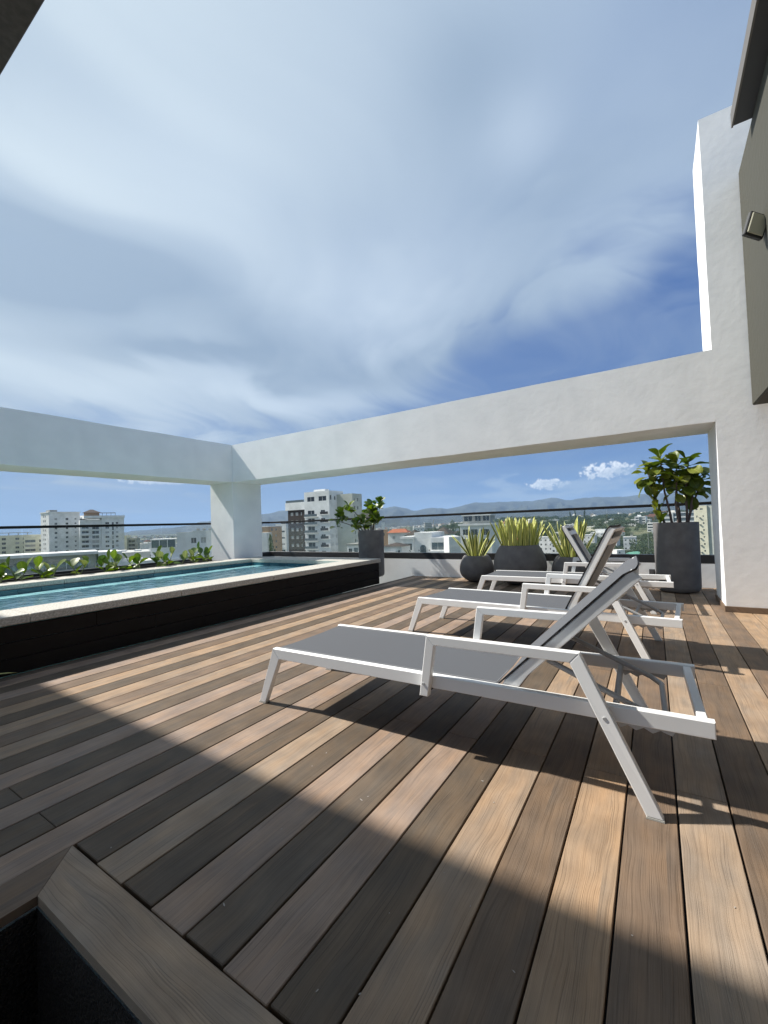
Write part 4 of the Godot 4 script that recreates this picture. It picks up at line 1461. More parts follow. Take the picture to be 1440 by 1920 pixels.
	part("soffit", mb.mesh(), M.fascia_dark, up)
	mb = MB.new()
	mb.box(Vector3(0.725, 4.405, -4.80), Vector3(0.738, 4.53, 6.0))
	part("fascia", mb.mesh(), M.fascia, up)
	mb = MB.new()
	mb.box(Vector3(0.73, 4.531, -4.80), Vector3(3.0, 4.56, 6.0))
	part("roof", mb.mesh(), M.fascia, up)
	mb = MB.new()
	mb.box(Vector3(3.0, 0.0, -5.49), Vector3(3.2, 2.049, 6.0))
	part("ground_wall", mb.mesh(), M.plaster, up)
	# floodlight on the olive wall
	var fc := at(1420, 421, 3.44)
	var fl := thing("floodlight", "black box floodlight with a beige lens on the olive wall", "lamp", fc)
	var nz := -FW
	var nx := RT * 0.956 - UPV * 0.287
	nx = (nx - nz * nx.dot(nz)).normalized()
	var tilt := Basis(nx, nz.cross(nx), nz)
	mb = MB.new()
	mb.cbox(Transform3D(tilt, -nz * 0.018), Vector3(0.155, 0.20, 0.036), 0.006)
	var hs := part("housing", mb.mesh(), M.dark_metal, fl)
	mb = MB.new()
	mb.cbox(Transform3D(tilt, nz * 0.004), Vector3(0.128, 0.170, 0.012), 0.005)
	part("lens", mb.mesh(), M.diffuser, hs)
	var hx := RT * 0.93 + UPV * 0.36
	hx = (hx - nz * hx.dot(nz)).normalized()
	mb = MB.new()
	mb.cbox(Transform3D(Basis(hx, nz.cross(hx), nz), tilt.y * 0.105 + tilt.x * 0.06 - nz * 0.065), Vector3(0.20, 0.07, 0.05), 0.006)
	part("hood", mb.mesh(), M.fascia_dark, hs)
	mb = MB.new()
	mb.tube(PackedVector3Array([-nz * 0.08, Vector3(0.86 - fc.x, 0.0, -0.10)]), [0.018], 8)
	part("bracket", mb.mesh(), M.dark_metal, fl)
	# dark canopy over the viewer; it shades the near deck
	var can := thing("canopy", "dark grey roof canopy edge overhanging the near deck", "canopy")
	mb = MB.new()
	mb.box(Vector3(-7.6, 2.98, -0.634), Vector3(0.858, 3.20, 2.3), 0.004)
	part("slab", mb.mesh(), M.canopy, can)


# box of hand-trowelled plaster: faces cut into cells whose corners wander by millimetres
func rough_box(mb: MB, a: Vector3, b: Vector3) -> void:
	var nz := FastNoiseLite.new()
	nz.seed = 77
	nz.frequency = 1.1
	nz.fractal_octaves = 3
	var wob := func(p: Vector3) -> Vector3:
		return p + Vector3(nz.get_noise_3d(p.x, p.y, p.z), nz.get_noise_3d(p.y + 50.0, p.z, p.x), nz.get_noise_3d(p.z, p.x + 90.0, p.y)) * 0.006
	for i in 3:
		var j := (i + 1) % 3
		var k := (i + 2) % 3
		for s in [0, 1]:
			var nj := clampi(int(absf(b[j] - a[j]) / 0.22), 2, 40)
			var nk := clampi(int(absf(b[k] - a[k]) / 0.22), 2, 40)
			var P := []
			for q in nk + 1:
				var row := PackedVector3Array()
				for r in nj + 1:
					var p := Vector3.ZERO
					p[i] = b[i] if s else a[i]
					p[j] = lerpf(a[j], b[j], float(r) / nj)
					p[k] = lerpf(a[k], b[k], float(q) / nk)
					row.append(wob.call(p))
				P.append(row)
			mb.sheet(P, false, 1.0 if s else -1.0)


# ---------------------------------------------------------------- pool
func build_pool() -> void:
	var pool := thing("swimming_pool", "raised lap pool clad in near black boards with a pale stone rim", "pool")
	var top := 0.425
	var th := 0.062
	# cladding boards, three courses with open joints
	for c in 3:
		var y0 := 0.004 + c * 0.117
		var z := -6.0
		var i := 0
		while z < 2.4:
			var z1 := minf(2.4, z + (2.2 if i else 1.1 + c * 0.5))
			var mb := MB.new()
			mb.cbox(Transform3D(Basis(Vector3(0, 0, 1), -PI / 2), Vector3.ZERO), Vector3(0.113, 0.022, z1 - z - 0.003), 0.002, Vector2(3.3, 0.4), Vector2(rng.randf(), rng.randf()))
			part("side_board", mb.mesh(), M.wood_black, pool, Transform3D(Basis(), Vector3(-3.985, y0 + 0.057, (z + z1) * 0.5)))
			z = z1
			i += 1
		var eb := MB.new()
		eb.box(Vector3(-7.0, y0, -6.02), Vector3(-3.976, y0 + 0.113, -6.002), 0.002)
		part("side_board", eb.mesh(), M.wood_black, pool)
	# rim stones
	var z := -6.05
	var i := 0
	while z < 2.3:
		var z1 := minf(2.4, z + 1.2)
		for q in [[-4.38, -3.955], [-7.0, -6.6]]:
			var mb := MB.new()
			mb.box(Vector3(q[0], top - th, z + 0.0015), Vector3(q[1], top + rng.randf_range(-0.001, 0.001), z1 - 0.0015), 0.005)
			part("rim_stone", mb.mesh(), M.stone, pool)
		z = z1
	var x := -6.598
	while x < -4.4:
		var x1 := minf(-4.382, x + 0.74)
		var mb := MB.new()
		mb.box(Vector3(x + 0.0015, top - th, -6.05), Vector3(x1 - 0.0015, top, -5.52), 0.005)
		part("rim_stone", mb.mesh(), M.stone, pool)
		x = x1
	# basin
	var bs := MB.new()
	var A := Vector3(-6.585, 0, -5.535)
	var B := Vector3(-4.395, 0, 2.3)
	var yb := -0.95
	var yt := top - th - 0.001
	bs.quad(Vector3(A.x, yb, A.z), Vector3(B.x, yb, A.z), Vector3(B.x, yb, B.z), Vector3(A.x, yb, B.z), Vector3.UP)
	bs.quad(Vector3(A.x, yb, A.z), Vector3(A.x, yb, B.z), Vector3(A.x, yt, B.z), Vector3(A.x, yt, A.z), Vector3(1, 0, 0))
	bs.quad(Vector3(B.x, yb, A.z), Vector3(B.x, yb, B.z), Vector3(B.x, yt, B.z), Vector3(B.x, yt, A.z), Vector3(-1, 0, 0))
	bs.quad(Vector3(A.x, yb, A.z), Vector3(B.x, yb, A.z), Vector3(B.x, yt, A.z), Vector3(A.x, yt, A.z), Vector3(0, 0, 1))
	bs.quad(Vector3(A.x, yb, B.z), Vector3(B.x, yb, B.z), Vector3(B.x, yt, B.z), Vector3(A.x, yt, B.z), Vector3(0, 0, -1))
	part("basin", bs.mesh(), M.basin, pool)
	# waterline tiles on the far side and the end
	var tz := A.z + 0.01
	while tz < 1.6:
		var mb := MB.new()
		mb.box(Vector3(A.x + 0.001, 0.22, tz + 0.002), Vector3(A.x + 0.010, yt - 0.001, tz + 0.236), 0.0015)
		part("waterline_tile", mb.mesh(), M["tile_%d" % (rng.randi() % 3)], pool)
		tz += 0.238
	var tx := A.x + 0.012
	while tx < B.x - 0.2:
		var mb := MB.new()
		mb.box(Vector3(tx + 0.002, 0.22, A.z + 0.001), Vector3(tx + 0.236, yt - 0.001, A.z + 0.010), 0.0015)
		part("waterline_tile", mb.mesh(), M["tile_%d" % (rng.randi() % 3)], pool)
		tx += 0.238
	# water, with ripples that are real waves of a few millimetres
	var wm := MB.new()
	var nz := FastNoiseLite.new()
	nz.seed = 3
	nz.frequency = 2.3
	nz.fractal_octaves = 3
	var P := []
	var nzr := 260
	for r in nzr + 1:
		var row := PackedVector3Array()
		for c in 71:
			var wx := lerpf(A.x + 0.011, B.x, c / 70.0)
			var wz := lerpf(A.z + 0.011, B.z, float(r) / nzr)
			row.append(Vector3(wx, 0.305 + nz.get_noise_2d(wx * 1.4, wz) * 0.004, wz))
		P.append(row)
	wm.sheet(P, false, 1.0)
	if wm.n[wm.n.size() / 2].y < 0.0:
		wm = MB.new()
		wm.sheet(P, false, -1.0)
	var wo := part("pool_water", wm.mesh(), M.water, self)
	wo.set_meta("kind", "structure")
	# planting bed behind the far rim
	var bed := structure("planting_bed", "narrow bed of dark soil behind the pool rim")
	var sm := MB.new()
	sm.box(Vector3(-7.75, 0.0, -5.5), Vector3(-7.003, 0.375, 2.4))
	part("soil", sm.mesh(), M.soil, bed)
	sm = MB.new()
	sm.box(Vector3(-7.79, -0.2, -5.49), Vector3(-7.753, 0.40, 2.4), 0.003)
	part("bed_edge", sm.mesh(), M.dark_metal, bed)


# ---------------------------------------------------------------- parapets and glass
func build_railings() -> void:
	var pw := thing("parapet_wall", "low white parapet along the far end of the deck", "wall")
	var mb := MB.new()
	rough_box(mb, Vector3(-8.0, -0.29, -7.40), Vector3(3.0, 0.322, -7.184))
	part("wall", mb.mesh(), M.plaster, pw)
	var pl := thing("parapet_wall", "low white parapet beyond the pool planting bed", "wall")
	mb = MB.new()
	rough_box(mb, Vector3(-8.0, -0.29, -7.18), Vector3(-7.80, 0.322, 2.4))
	part("wall", mb.mesh(), M.plaster, pl)
	# far railing
	var r := thing("glass_railing", "frameless glass railing with a black top rail along the far parapet", "railing")
	mb = MB.new()
	mb.box(Vector3(-7.93, 0.324, -7.27), Vector3(3.0, 0.440, -7.19), 0.003)
	part("base_channel", mb.mesh(), M.dark_metal, r)
	mb = MB.new()
	mb.box(Vector3(-7.93, 1.122, -7.255), Vector3(3.0, 1.162, -7.205), 0.004)
	part("top_rail", mb.mesh(), M.rail, r)
	var xs := [-7.90, -6.378, -4.456, -2.53, -0.61, 1.31, 3.0]
	for k in xs.size() - 1:
		mb = MB.new()
		mb.box(Vector3(xs[k] + 0.006, 0.441, -7.236), Vector3(xs[k + 1] - 0.006, 1.121, -7.224))
		part("glass_pane", mb.mesh(), M.glass, r)
	# left railing, broken by the corner column
	r = thing("glass_railing", "frameless glass railing with a black top rail behind the pool planting", "railing")
	for seg in [[-7.18, 2.4, [-7.18, -6.4, -4.50, -2.40, -0.31, 1.0, 2.4]]]:
		mb = MB.new()
		mb.box(Vector3(-7.92, 0.324, seg[0]), Vector3(-7.84, 0.440, seg[1]), 0.003)
		part("base_channel", mb.mesh(), M.dark_metal, r)
		mb = MB.new()
		mb.box(Vector3(-7.905, 1.122, seg[0]), Vector3(-7.855, 1.162, seg[1]), 0.004)
		part("top_rail", mb.mesh(), M.rail, r)
		var zs: Array = seg[2]
		for k in zs.size() - 1:
			mb = MB.new()
			mb.box(Vector3(-7.886, 0.441, zs[k] + 0.006), Vector3(-7.874, 1.121, zs[k + 1] - 0.006))
			part("glass_pane", mb.mesh(), M.glass, r)
	# small black outlet in the far parapet
	var o := thing("wall_outlet", "small black square outlet box low on the parapet beside the fig pot", "outlet", Vector3(-0.065, 0.188, -7.17))
	mb = MB.new()
	mb.box(Vector3(-0.035, -0.045, -0.012), Vector3(0.035, 0.045, 0.012), 0.003)
	part("box", mb.mesh(), M.dark_metal, o)
	mb = MB.new()
	mb.box(Vector3(-0.025, -0.034, 0.013), Vector3(0.025, 0.034, 0.016), 0.001)
	part("cover", mb.mesh(), M.canopy, o)


# ---------------------------------------------------------------- loungers
func build_loungers() -> void:
	lounger(Vector3(-0.861, 0, -2.03), 0.026, 44.5, "white framed lounger with its backrest reclined halfway over the sunlit boards")
	lounger(Vector3(-0.848, 0, -3.711), -0.059, 63.0, "white framed lounger with its backrest set steeply upright")
	lounger(Vector3(-0.863, 0, -5.465), 0.015, 117.0, "white framed lounger with its backrest folded forward over the seat")


func lounger(pos: Vector3, turn: float, deg: float, label: String) -> void:
	var t := thing("sun_lounger", label, "lounger", pos, turn, "sun loungers on the deck")
	var w := 0.637
	var hw := w * 0.5
	var T := 0.322
	var B := 0.266
	var X := -1.0
	var px := func(pts: Array) -> PackedVector2Array:
		var o := PackedVector2Array()
		for q in pts:
			o.append(Vector2(q[0] + X, q[1]))
		return o
	for s in [-1.0, 1.0]:
		var z0: float = s * hw
		var z1: float = s * (hw - 0.034)
		var mb := MB.new()
		mb.prism(px.call([[0, T], [0.046, B], [1.99, B], [1.99, T]]), minf(z0, z1), maxf(z0, z1), 0.0, 0.0, 0.003)
		part("side_rail", mb.mesh(), M.frame_white, t)
		mb = MB.new()
		mb.prism(px.call([[-0.117, 0.008], [-0.070, 0.008], [0.046, B], [0, T]]), minf(z0, z1), maxf(z0, z1), 0.0, 0.0, 0.003)
		var lg := part("leg", mb.mesh(), M.frame_white, t)
		mb = MB.new()
		mb.prism(px.call([[-0.119, 0.0], [-0.070, 0.0], [-0.068, 0.008], [-0.117, 0.008]]), minf(z0, z1) - 0.001, maxf(z0, z1) + 0.001)
		part("foot", mb.mesh(), M.foot, lg)
		# arm frame outside the rail, its rear leg splayed outwards
		var a0: float = s * (hw + 0.003)
		var a1: float = s * (hw + 0.036)
		mb = MB.new()
		mb.prism(px.call([[0.938, 0.238], [0.978, 0.238], [1.016, 0.466], [0.980, 0.506]]), minf(a0, a1), maxf(a0, a1), 0.0, 0.0, 0.003)
		part("arm_post", mb.mesh(), M.frame_white, t)
		mb = MB.new()
		mb.prism(px.call([[0.980, 0.506], [1.016, 0.466], [1.562, 0.466], [1.598, 0.506]]), minf(a0, a1), maxf(a0, a1), 0.0, 0.0, 0.003)
		part("armrest", mb.mesh(), M.frame_white, t)
		mb = MB.new()
		mb.prism(px.call([[1.562, 0.466], [1.598, 0.506], [1.834, 0.006], [1.784, 0.006]]), minf(a0, a1), maxf(a0, a1), s * 0.09, 0.466, 0.003)
		lg = part("rear_leg", mb.mesh(), M.frame_white, t)
		mb = MB.new()
		mb.prism(px.call([[1.783, 0.0], [1.835, 0.0], [1.834, 0.006], [1.784, 0.006]]), minf(a0, a1) - 0.001, maxf(a0, a1) + 0.001, s * 0.09, 0.466)
		part("foot", mb.mesh(), M.foot, lg)
		for bx in [0.960, 1.672]:
			mb = MB.new()
			var zb0: float = s * (hw + 0.037 + (0.0 if bx < 1.2 else 0.016))
			mb.tube(PackedVector3Array([Vector3(X + bx, 0.292, zb0 - s * 0.003), Vector3(X + bx, 0.292, zb0 + s * 0.002)]), [0.0075, 0.006], 10)
			part("bolt", mb.mesh(), M.tube_grey, t)
		# notched plate the prop drops into
		var teeth := [[1.70, B - 0.001]]
		for k in 3:
			teeth.append([1.715 + k * 0.05, B - 0.026])
			teeth.append([1.738 + k * 0.05, B - 0.012])
		teeth.append([1.872, B - 0.024])
		teeth.append([1.885, B - 0.001])
		mb = MB.new()
		var n0: float = s * (hw - 0.026)
		mb.prism(px.call(teeth), n0 - 0.003, n0 + 0.003)
		part("notch_plate", mb.mesh(), M.tube_grey, t)
	# cross bars between the rails
	var mb := MB.new()
	mb.box(Vector3(X + 0.030, B + 0.004, -hw + 0.035), Vector3(X + 0.062, T - 0.012, hw - 0.035), 0.003)
	part("cross_bar", mb.mesh(), M.frame_white, t)
	mb = MB.new()
	mb.box(Vector3(X + 1.945, B + 0.016, -hw + 0.035), Vector3(X + 1.975, T - 0.004, hw - 0.035), 0.003)
	part("end_bar", mb.mesh(), M.frame_white, t)
	mb = MB.new()
	mb.tube(PackedVector3Array([Vector3(X + 1.70, B + 0.014, -hw + 0.035), Vector3(X + 1.70, B + 0.014, hw - 0.035)]), [0.0125], 10)
	part("cross_tube", mb.mesh(), M.tube_grey, t)
	mb = MB.new()
	mb.tube(PackedVector3Array([Vector3(X + 1.30, B + 0.022, -hw + 0.035), Vector3(X + 1.30, B + 0.022, hw - 0.035)]), [0.0125], 10)
	part("hinge_tube", mb.mesh(), M.tube_grey, t)
	# seat sling with a little sag and a stitched hem
	var P := []
	for r in 25:
		var row := PackedVector3Array()
		var u := r / 24.0
		for c in 11:
			var v := c / 10.0
			row.append(Vector3(X + lerpf(0.018, 1.268, u), T - 0.002 - 0.010 * sin(PI * v) * (0.5 + 0.5 * sin(PI * u)), lerpf(-hw + 0.030, hw - 0.030, v)))
		P.append(row)
	mb = MB.new()
	mb.sheet(P, false, 1.0)
	if mb.n[5].y < 0.0:
		mb = MB.new()
		mb.sheet(P, false, -1.0)
	var seat := part("seat_sling", mb.mesh(), M.sling, t)
	mb = MB.new()
	for z in [-hw + 0.052, hw - 0.052]:
		mb.tube(PackedVector3Array([Vector3(X + 0.03, T - 0.0035, z), Vector3(X + 0.65, T - 0.0045, z), Vector3(X + 1.26, T - 0.0035, z)]), [0.0022], 5)
	mb.tube(PackedVector3Array([Vector3(X + 1.262, T - 0.003, -hw + 0.05), Vector3(X + 1.262, T - 0.012, 0), Vector3(X + 1.262, T - 0.003, hw - 0.05)]), [0.003], 5)
	part("hem", mb.mesh(), M.hem, seat)
	# backrest turning on the hinge tube: local x runs up the back, y is its front
	var xf := Transform3D(Basis(Vector3(0, 0, 1), deg_to_rad(deg)), Vector3(X + 1.30, B + 0.026, 0))
	var bw := hw - 0.040
	var L := 0.70
	mb = MB.new()
	for s in [-1.0, 1.0]:
		var z0: float = s * bw
		var z1: float = s * (bw - 0.030)
		mb.prism(PackedVector2Array([Vector2(-0.015, -0.012), Vector2(0.03, -0.024), Vector2(0.12, -0.010), Vector2(L, -0.010), Vector2(L, 0.034), Vector2(0.03, 0.034), Vector2(-0.015, 0.018)]), minf(z0, z1), maxf(z0, z1), 0.0, 0.0, 0.003)
	mb.box(Vector3(L - 0.125, -0.016, -bw + 0.031), Vector3(L - 0.075, -0.004, bw - 0.031), 0.002)
	mb.box(Vector3(L - 0.03, 0.0, -bw + 0.031), Vector3(L - 0.002, 0.022, bw - 0.031), 0.002)
	var back := part("backrest", mb.mesh(), M.frame_white, t, xf)
	P = []
	for r in 17:
		var row := PackedVector3Array()
		var u := r / 16.0
		var curl := 0.012 * pow(maxf(0.0, u - 0.93) / 0.07, 2.0)
		var yy := 0.0425 - curl
		var xx := lerpf(0.0, L + 0.012, u)
		# section round the panel: front face sagging a little, rounded sides, flat back
		for c in 9:
			var v := c / 8.0
			row.append(Vector3(xx, yy - 0.010 * sin(PI * v), lerpf(-bw - 0.004, bw + 0.004, v)))
		for c in 9:
			var v := 1.0 - c / 8.0
			row.append(Vector3(xx, yy - 0.007 - 0.010 * sin(PI * v), lerpf(-bw - 0.002, bw + 0.002, v)))
		P.append(row)
	mb = MB.new()
	mb.sheet(P, true, 1.0)
	if mb.n[4].y < 0.0:
		mb = MB.new()
		mb.sheet(P, true, -1.0)
	part("back_sling", mb.mesh(), M.sling, back)
	# U-shaped prop from the back rails to the notch plates
	var hold := xf * Vector3(0.21, -0.016, 0)
	var foot := Vector3(X + (1.86 if deg < 90.0 else 1.64), B - 0.012, 0)
	if deg > 90.0:
		hold = xf * Vector3(0.17, -0.016, 0)
	var zz := bw - 0.055
	var bend := foot.lerp(hold, 0.10)
	mb = MB.new()
	mb.tube(PackedVector3Array([hold + Vector3(0, 0, zz), bend + Vector3(0, 0, zz), foot + Vector3(0, 0, zz - 0.035), foot + Vector3(0, 0, -zz + 0.035), bend - Vector3(0, 0, zz), hold - Vector3(0, 0, zz)]), [0.011], 10)
	part("prop", mb.mesh(), M.tube_grey, t)


# ---------------------------------------------------------------- pots
func pot(called: String, label: String, pos: Vector3, prof: Array, soil_y: float, soil_r: float, group: String) -> void:
	var o := thing(called, label, "planter", pos, rng.randf() * TAU, group)
	var mb := MB.new()
	mb.lathe(prof, 48)
	part("body", mb.mesh(), M.pot, o)
	mb = MB.new()
	mb.lathe([Vector2(0.0, soil_y + 0.012), Vector2(soil_r * 0.6, soil_y + 0.008), Vector2(soil_r, soil_y)], 32)
	for k in mb.n.size():
		mb.n[k] = Vector3.UP
	part("soil", mb.mesh(), M.soil, o)


func tall_prof(h: float, rt: float, rb: float) -> Array:
	return [Vector2(0.0, 0.002), Vector2(rb - 0.07, 0.002), Vector2(rb - 0.03, 0.012), Vector2(rb - 0.008, 0.035), Vector2(rb, 0.075), Vector2(lerpf(rb, rt, 0.4), h * 0.4), Vector2(lerpf(rb, rt, 0.8), h * 0.8), Vector2(rt, h - 0.006), Vector2(rt - 0.004, h), Vector2(rt - 0.024, h), Vector2(rt - 0.028, h - 0.006), Vector2(rt - 0.03, h - 0.12)]


func bowl_prof(h: float, r: float, rt: float, rb: float) -> Array:
	var o := [Vector2(0.0, 0.002), Vector2(rb * 0.8, 0.002)]
	for k in 17:
		var y := h * k / 16.0
		var c := h * 0.45
		var q := (y - c) / (h - c if y > c else c)
		var edge := rt if y > c else rb
		o.append(Vector2(r * sqrt(maxf(0.0, 1.0 - (1.0 - pow(edge / r, 2.0)) * q * q)), maxf(y, 0.004)))
	o.append(Vector2(rt - 0.02, h + 0.001))
	o.append(Vector2(rt - 0.028, h - 0.006))
	o.append(Vector2(rt - 0.02, h - 0.07))
	return o


func build_pots() -> void:
	pot("tall_pot", "tall dark concrete pot holding the fig beside the wall pier", Vector3(0.225, 0, -6.75), tall_prof(0.90, 0.252, 0.245), 0.82, 0.222, "tall round pots")
	pot("tall_pot", "tall dark concrete pot at the end of the pool", Vector3(-4.655, 0, -6.80), tall_prof(0.90, 0.250, 0.242), 0.82, 0.220, "tall round pots")
	pot("bowl_planter", "small round dark bowl planter next to the sunlit parapet", Vector3(-2.55, 0, -6.83), bowl_prof(0.435, 0.282, 0.20, 0.11), 0.385, 0.178, "round bowl planters")
	pot("bowl_planter", "large dark bowl planter between two smaller bowls", Vector3(-1.815, 0, -6.76), bowl_prof(0.61, 0.40, 0.285, 0.16), 0.56, 0.275, "round bowl planters")
	pot("bowl_planter", "small round dark bowl planter behind the folded lounger backrest", Vector3(-1.075, 0, -6.83), bowl_prof(0.435, 0.282, 0.20, 0.11), 0.385, 0.178, "round bowl planters")


# ---------------------------------------------------------------- plants
# leaf along +z from its stalk, wide towards the tip when obovate; y is its face
func leaf_mesh(width: float, curl: float, fold: float, tip: float, wave: float) -> ArrayMesh:
	var P := []
	for r in 11:
		var u := 1.0 - pow(1.0 - r / 10.0, 1.5)
		var prof := pow(sin(PI * pow(u, tip)), 0.55) if u < 1.0 else 0.0
		prof = maxf(prof, 0.05 if r < 10 else 0.0)
		var row := PackedVector3Array()
		var y0 := -curl * u * u
		for c in 5:
			var v := c / 2.0 - 1.0
			row.append(Vector3(v * width * 0.5 * prof, y0 + fold * absf(v) * prof + wave * sin(u * 9.0 + v * 2.0) * absf(v), u * (1.0 - 0.12 * absf(curl) * u)))
		P.append(row)
	var mb := MB.new()
	mb.sheet(P, false, -1.0)
	return mb.mesh()


func blade_mesh(width: float, curl: float, twist: float) -> ArrayMesh:
	var P := []
	for r in 10:
		var u := r / 9.0
		var w := width * 0.5 * (0.62 + 0.55 * u - 0.15 * u * u) * (1.0 if u < 0.45 else sqrt(maxf(0.0, 1.0 - pow((u - 0.45) / 0.55, 1.7))))
		var row := PackedVector3Array()
		for c in 3:
			var v := c - 1.0
			var a := twist * u
			row.append(Vector3(v * w * cos(a), -curl * u * u + 0.35 * w * absf(v), u) + Vector3(0, v * w * sin(a), 0))
		P.append(row)
	var mb := MB.new()
	mb.sheet(P, false, -1.0)
	return mb.mesh()


func aim(dir: Vector3, roll: float, size: float, pos: Vector3) -> Transform3D:
	var z := dir.normalized()
	var x := Vector3.UP.cross(z)
	if x.length() < 0.05:
		x = Vector3.RIGHT
	x = x.normalized()
	var b := Basis(x, z.cross(x), z) * Basis(Vector3(0, 0, 1), roll)
	return Transform3D(b.scaled(Vector3.ONE * size), pos)


func build_plants() -> void:
	var figs := [leaf_mesh(0.58, 0.22, 0.10, 2.0, 0.03), leaf_mesh(0.62, 0.45, 0.08, 2.1, 0.05), leaf_mesh(0.52, 0.05, 0.16, 1.9, 0.03)]
	var ovals := [leaf_mesh(0.70, 0.12, 0.12, 1.3, 0.0), leaf_mesh(0.76, 0.25, 0.09, 1.35, 0.01), leaf_mesh(0.64, -0.08, 0.15, 1.3, 0.0)]
	# fig: five stems, crowns of broad leaves
	var o := thing("fig_tree", "fiddle leaf fig with broad olive leaves in the tall pot by the pier", "plant", Vector3(0.225, 0.82, -6.75))
	var tips := [[Vector3(-0.10, 0, 0.05), Vector3(-0.28, 0.80, 0.05), 11, 0.31], [Vector3(-0.03, 0, 0.08), Vector3(-0.13, 0.97, 0.02), 10, 0.30], [Vector3(0.06, 0, -0.04), Vector3(0.05, 0.86, -0.05), 10, 0.29], [Vector3(0.12, 0, 0.05), Vector3(0.17, 0.86, 0.06), 11, 0.29], [Vector3(0.10, 0, -0.10), Vector3(0.33, 0.68, -0.02), 9, 0.29], [Vector3(0.03, 0.0, 0.12), Vector3(0.04, 0.66, 0.10), 7, 0.27], [Vector3(0.12, 0, 0.0), Vector3(0.23, 0.62, 0.10), 6, 0.26]]
	for q in tips:
		var a: Vector3 = q[0]
		var b: Vector3 = q[1]
		var mb := MB.new()
		var m := a.lerp(b, 0.5) + Vector3(rng.randf_range(-0.03, 0.03), 0, rng.randf_range(-0.03, 0.03))
		mb.tube(PackedVector3Array([a, a.lerp(m, 0.5) + Vector3(0.006, 0, 0), m, m.lerp(b, 0.5), b]), [0.016, 0.014, 0.012, 0.010, 0.006], 7)
		part("stem", mb.mesh(), M.stem, o)
		for k in q[2] + 5:
			var f: float = float(k) / (q[2] + 5)
			var an: float = k * 2.4 + a.x * 40.0
			var el := lerpf(-0.45, 1.25, f * f) + rng.randf_range(-0.25, 0.25)
			var d := Vector3(cos(an) * cos(el), sin(el), sin(an) * cos(el))
			var base := b - (b - m).normalized() * (1.0 - f) * 0.20
			part("leaf", figs[rng.randi() % 3], M.fig if rng.randf() < 0.6 else M.fig2, o, aim(d, rng.randf_range(-0.5, 0.5), float(q[3]) * rng.randf_range(0.62, 0.92), base))
	# low shoot clothed in leaves down to the rim
	for k in 11:
		var y := 0.06 + k * 0.052
		var an := k * 2.0
		part("leaf", figs[2], M.fig2 if k % 3 else M.fig, o, aim(Vector3(cos(an) * 0.45, 0.75, sin(an) * 0.45 + 0.2), rng.randf_range(-0.4, 0.4), rng.randf_range(0.15, 0.19), Vector3(-0.175 + 0.0 * k - k * 0.006, y, 0.08)))
	var ls := MB.new()
	ls.tube(PackedVector3Array([Vector3(-0.165, 0, 0.06), Vector3(-0.18, 0.3, 0.07), Vector3(-0.235, 0.62, 0.07)]), [0.016, 0.012, 0.007], 7)
	part("stem", ls.mesh(), M.stem_green, o)
	# clusia in the far pot
	o = thing("clusia_bush", "bushy plant with thick oval leaves in the pot at the pool end", "plant", Vector3(-4.655, 0.82, -6.80))
	var cr := Vector3(0.843, 0, -0.538)
	var cf := Vector3(0.537, 0, 0.843)
	for q in [[0.02, 0.42, 0.0, 34, 0.165], [0.10, 0.28, 0.05, 26, 0.16], [-0.10, 0.22, 0.08, 20, 0.15], [0.14, 0.50, -0.05, 20, 0.155], [-0.44, 0.34, 0.04, 22, 0.155], [-0.32, 0.46, 0.0, 16, 0.15], [-0.22, 0.20, 0.06, 18, 0.14], [-0.52, 0.24, 0.02, 10, 0.16]]:
		var c: Vector3 = cr * (q[0] * 1.25) + Vector3.UP * (q[1] * 1.2) + cf * q[2]
		var mb := MB.new()
		mb.tube(PackedVector3Array([Vector3(c.x * 0.2, 0, c.z * 0.2), Vector3(c.x * 0.45, c.y * 0.55, c.z * 0.45), c]), [0.014, 0.010, 0.005], 6)
		part("stem", mb.mesh(), M.stem, o)
		for k in q[3]:
			var an := rng.randf() * TAU
			var el := rng.randf_range(-0.2, 1.4)
			var d := Vector3(cos(an) * cos(el), sin(el), sin(an) * cos(el))
			var base := c - Vector3.UP * rng.randf_range(-0.02, 0.16) + d * rng.randf_range(0.0, 0.05)
			base.y = maxf(base.y, 0.03)
			part("leaf", ovals[rng.randi() % 3], [M.clusia, M.clusia2, M.clusia, M.clusia3][rng.randi() % 4 if rng.randf() < 0.5 else rng.randi() % 2], o, aim(d, rng.randf_range(-0.8, 0.8), float(q[4]) * rng.randf_range(0.7, 1.1), base))
	# blades in the bowls
	blades("yellow bladed plant filling the large bowl planter", Vector3(-1.815, 0.56, -6.76), 0.26, 115, 0.36, 0.52, 0.38, ["blade_yellow", "blade_yellow", "blade_mixed"])
	blades("yellow edged spiky plant in the small bowl near the parapet's sunlit end", Vector3(-2.55, 0.385, -6.83), 0.12, 30, 0.32, 0.56, 0.85, ["blade_mixed", "blade_green", "blade_green", "blade_yellow"])
	blades("striped spiky plant in the bowl behind the folded backrest", Vector3(-1.075, 0.385, -6.83), 0.12, 36, 0.36, 0.66, 0.65, ["blade_mixed", "blade_green", "blade_yellow"])
	# row of young shrubs behind the pool
	var spots := [[-1.55, 0.30, 1], [-1.95, 0.26, 0], [-2.13, 0.34, 1], [-2.38, 0.28, 0], [-2.50, 0.20, 2], [-2.84, 0.30, 0], [-3.20, 0.30, 1], [-3.36, 0.32, 0], [-3.62, 0.27, 0], [-3.74, 0.22, 2], [-3.98, 0.33, 1], [-4.17, 0.32, 0], [-4.42, 0.20, 2], [-4.68, 0.30, 0], [-4.88, 0.34, 1], [-5.06, 0.24, 2]]
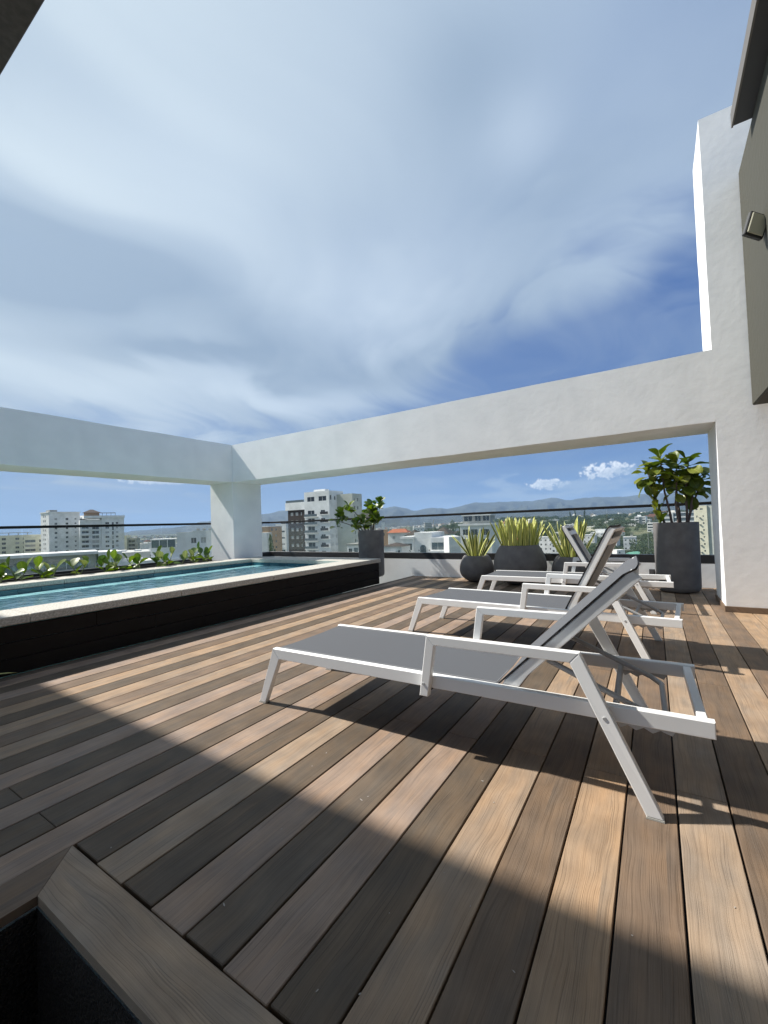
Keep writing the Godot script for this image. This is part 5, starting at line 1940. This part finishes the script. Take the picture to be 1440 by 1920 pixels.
	var notes := ["at the camera end of the row", "second in the row behind the pool", "with two round upright leaves and a pale bent stalk", "squat and full beside the round leaved one", "low and ragged under the white towers", "dense and yellow green with a pale bent leaf", "with one grey upright leaf below the pavilion tower", "with leaves stacked one above the other", "with a round low leaf and an upright dark one", "small and sparse in front of the flat roof hall", "with a long pale drooping leaf at the glass joint", "with big bright round leaves at the glass joint", "low dark leaves lying along the pool rim", "with folded leaves in front of the white cube house", "tall and narrow in front of the square windows", "small and half bare at the foot of the column"]
	for i in spots.size():
		var q: Array = spots[i]
		o = thing("shrub", "young round leaved shrub " + notes[i], "shrub", Vector3(-7.15, 0.37, q[0]), 0.0, "young shrubs in the bed behind the pool")
		var mb := MB.new()
		var stems := 1 if q[2] == 2 else 2
		for s in stems:
			var an := s * 2.6 + i
			var tip := Vector3(cos(an) * 0.06, q[1] * (0.75 - 0.2 * s), sin(an) * 0.10)
			mb.tube(PackedVector3Array([Vector3(0, 0, 0), tip * 0.5 + Vector3(0.01, 0.02, 0), tip]), [0.008, 0.006, 0.004], 6)
			var nl := 3 if q[2] == 2 else 4
			for k in nl:
				var f := (k + 1.0) / nl
				var la := k * 2.4 + i * 1.7 + s
				var el := lerpf(0.0, 1.2, f) + rng.randf_range(-0.3, 0.3)
				var d := Vector3(cos(la) * cos(el), sin(el), sin(la) * cos(el))
				var m: Material = M.clusia if rng.randf() < 0.6 else (M.clusia2 if rng.randf() < 0.6 else M.clusia3)
				part("leaf", ovals[rng.randi() % 3], m, o, aim(d, rng.randf_range(-0.7, 0.7), rng.randf_range(0.13, 0.185), tip * f * 0.95 + Vector3(0, 0.01, 0)))
		part("stem", mb.mesh(), M.stem_green, o)
	# plant at the left whose leaf tip reaches into view beside the pool
	o = thing("potted_agave", "thin green leaf tip of a spiky plant against the dark pool boards", "plant", Vector3(-3.70, 0.0, -0.62))
	var pm := MB.new()
	pm.lathe([Vector2(0.0, 0.002), Vector2(0.06, 0.002), Vector2(0.085, 0.10), Vector2(0.09, 0.105), Vector2(0.075, 0.105), Vector2(0.07, 0.08), Vector2(0.0, 0.08)], 24)
	part("pot", pm.mesh(), M.pot, o)
	var bm := blade_mesh(0.10, 0.10, 0.0)
	part("blade", bm, M.blade_mixed, o, aim(Vector3(-0.06, 0.0, -1.0), 0.0, 0.47, Vector3(-0.07, 0.10, -0.04)))
	for k in 6:
		var an := k * 1.1 + 0.2
		part("blade", bm, M.blade_green, o, aim(Vector3(cos(an) * 0.6, 0.9, absf(sin(an)) * 0.6), 0.0, 0.28, Vector3(0, 0.08, 0)))


func blades(label: String, pos: Vector3, r: float, count: int, lo: float, hi: float, lean: float, kinds: Array) -> void:
	var o := thing("spiky_plant", label, "plant", pos, 0.0, "bladed plants in the bowls")
	var ms := [blade_mesh(0.095, 0.06, 0.2), blade_mesh(0.08, 0.14, -0.5), blade_mesh(0.105, -0.03, 0.6), blade_mesh(0.075, 0.24, 0.1)]
	for k in count:
		var an := k * 2.39996
		var f := sqrt((k + 0.5) / count)
		var p := Vector3(cos(an), 0, sin(an)) * r * f
		var out := Vector3(cos(an), 0, sin(an)) * lean * (0.12 + 0.88 * f * f) * rng.randf_range(0.5, 1.3)
		var d := Vector3.UP + out + Vector3(rng.randf_range(-0.14, 0.14), 0, rng.randf_range(-0.14, 0.14))
		var size := rng.randf_range(lo, hi)
		part("blade", ms[rng.randi() % 4], M[kinds[rng.randi() % kinds.size()]], o, aim(d, an + PI * 0.5 + rng.randf_range(-0.8, 0.8), size, p))
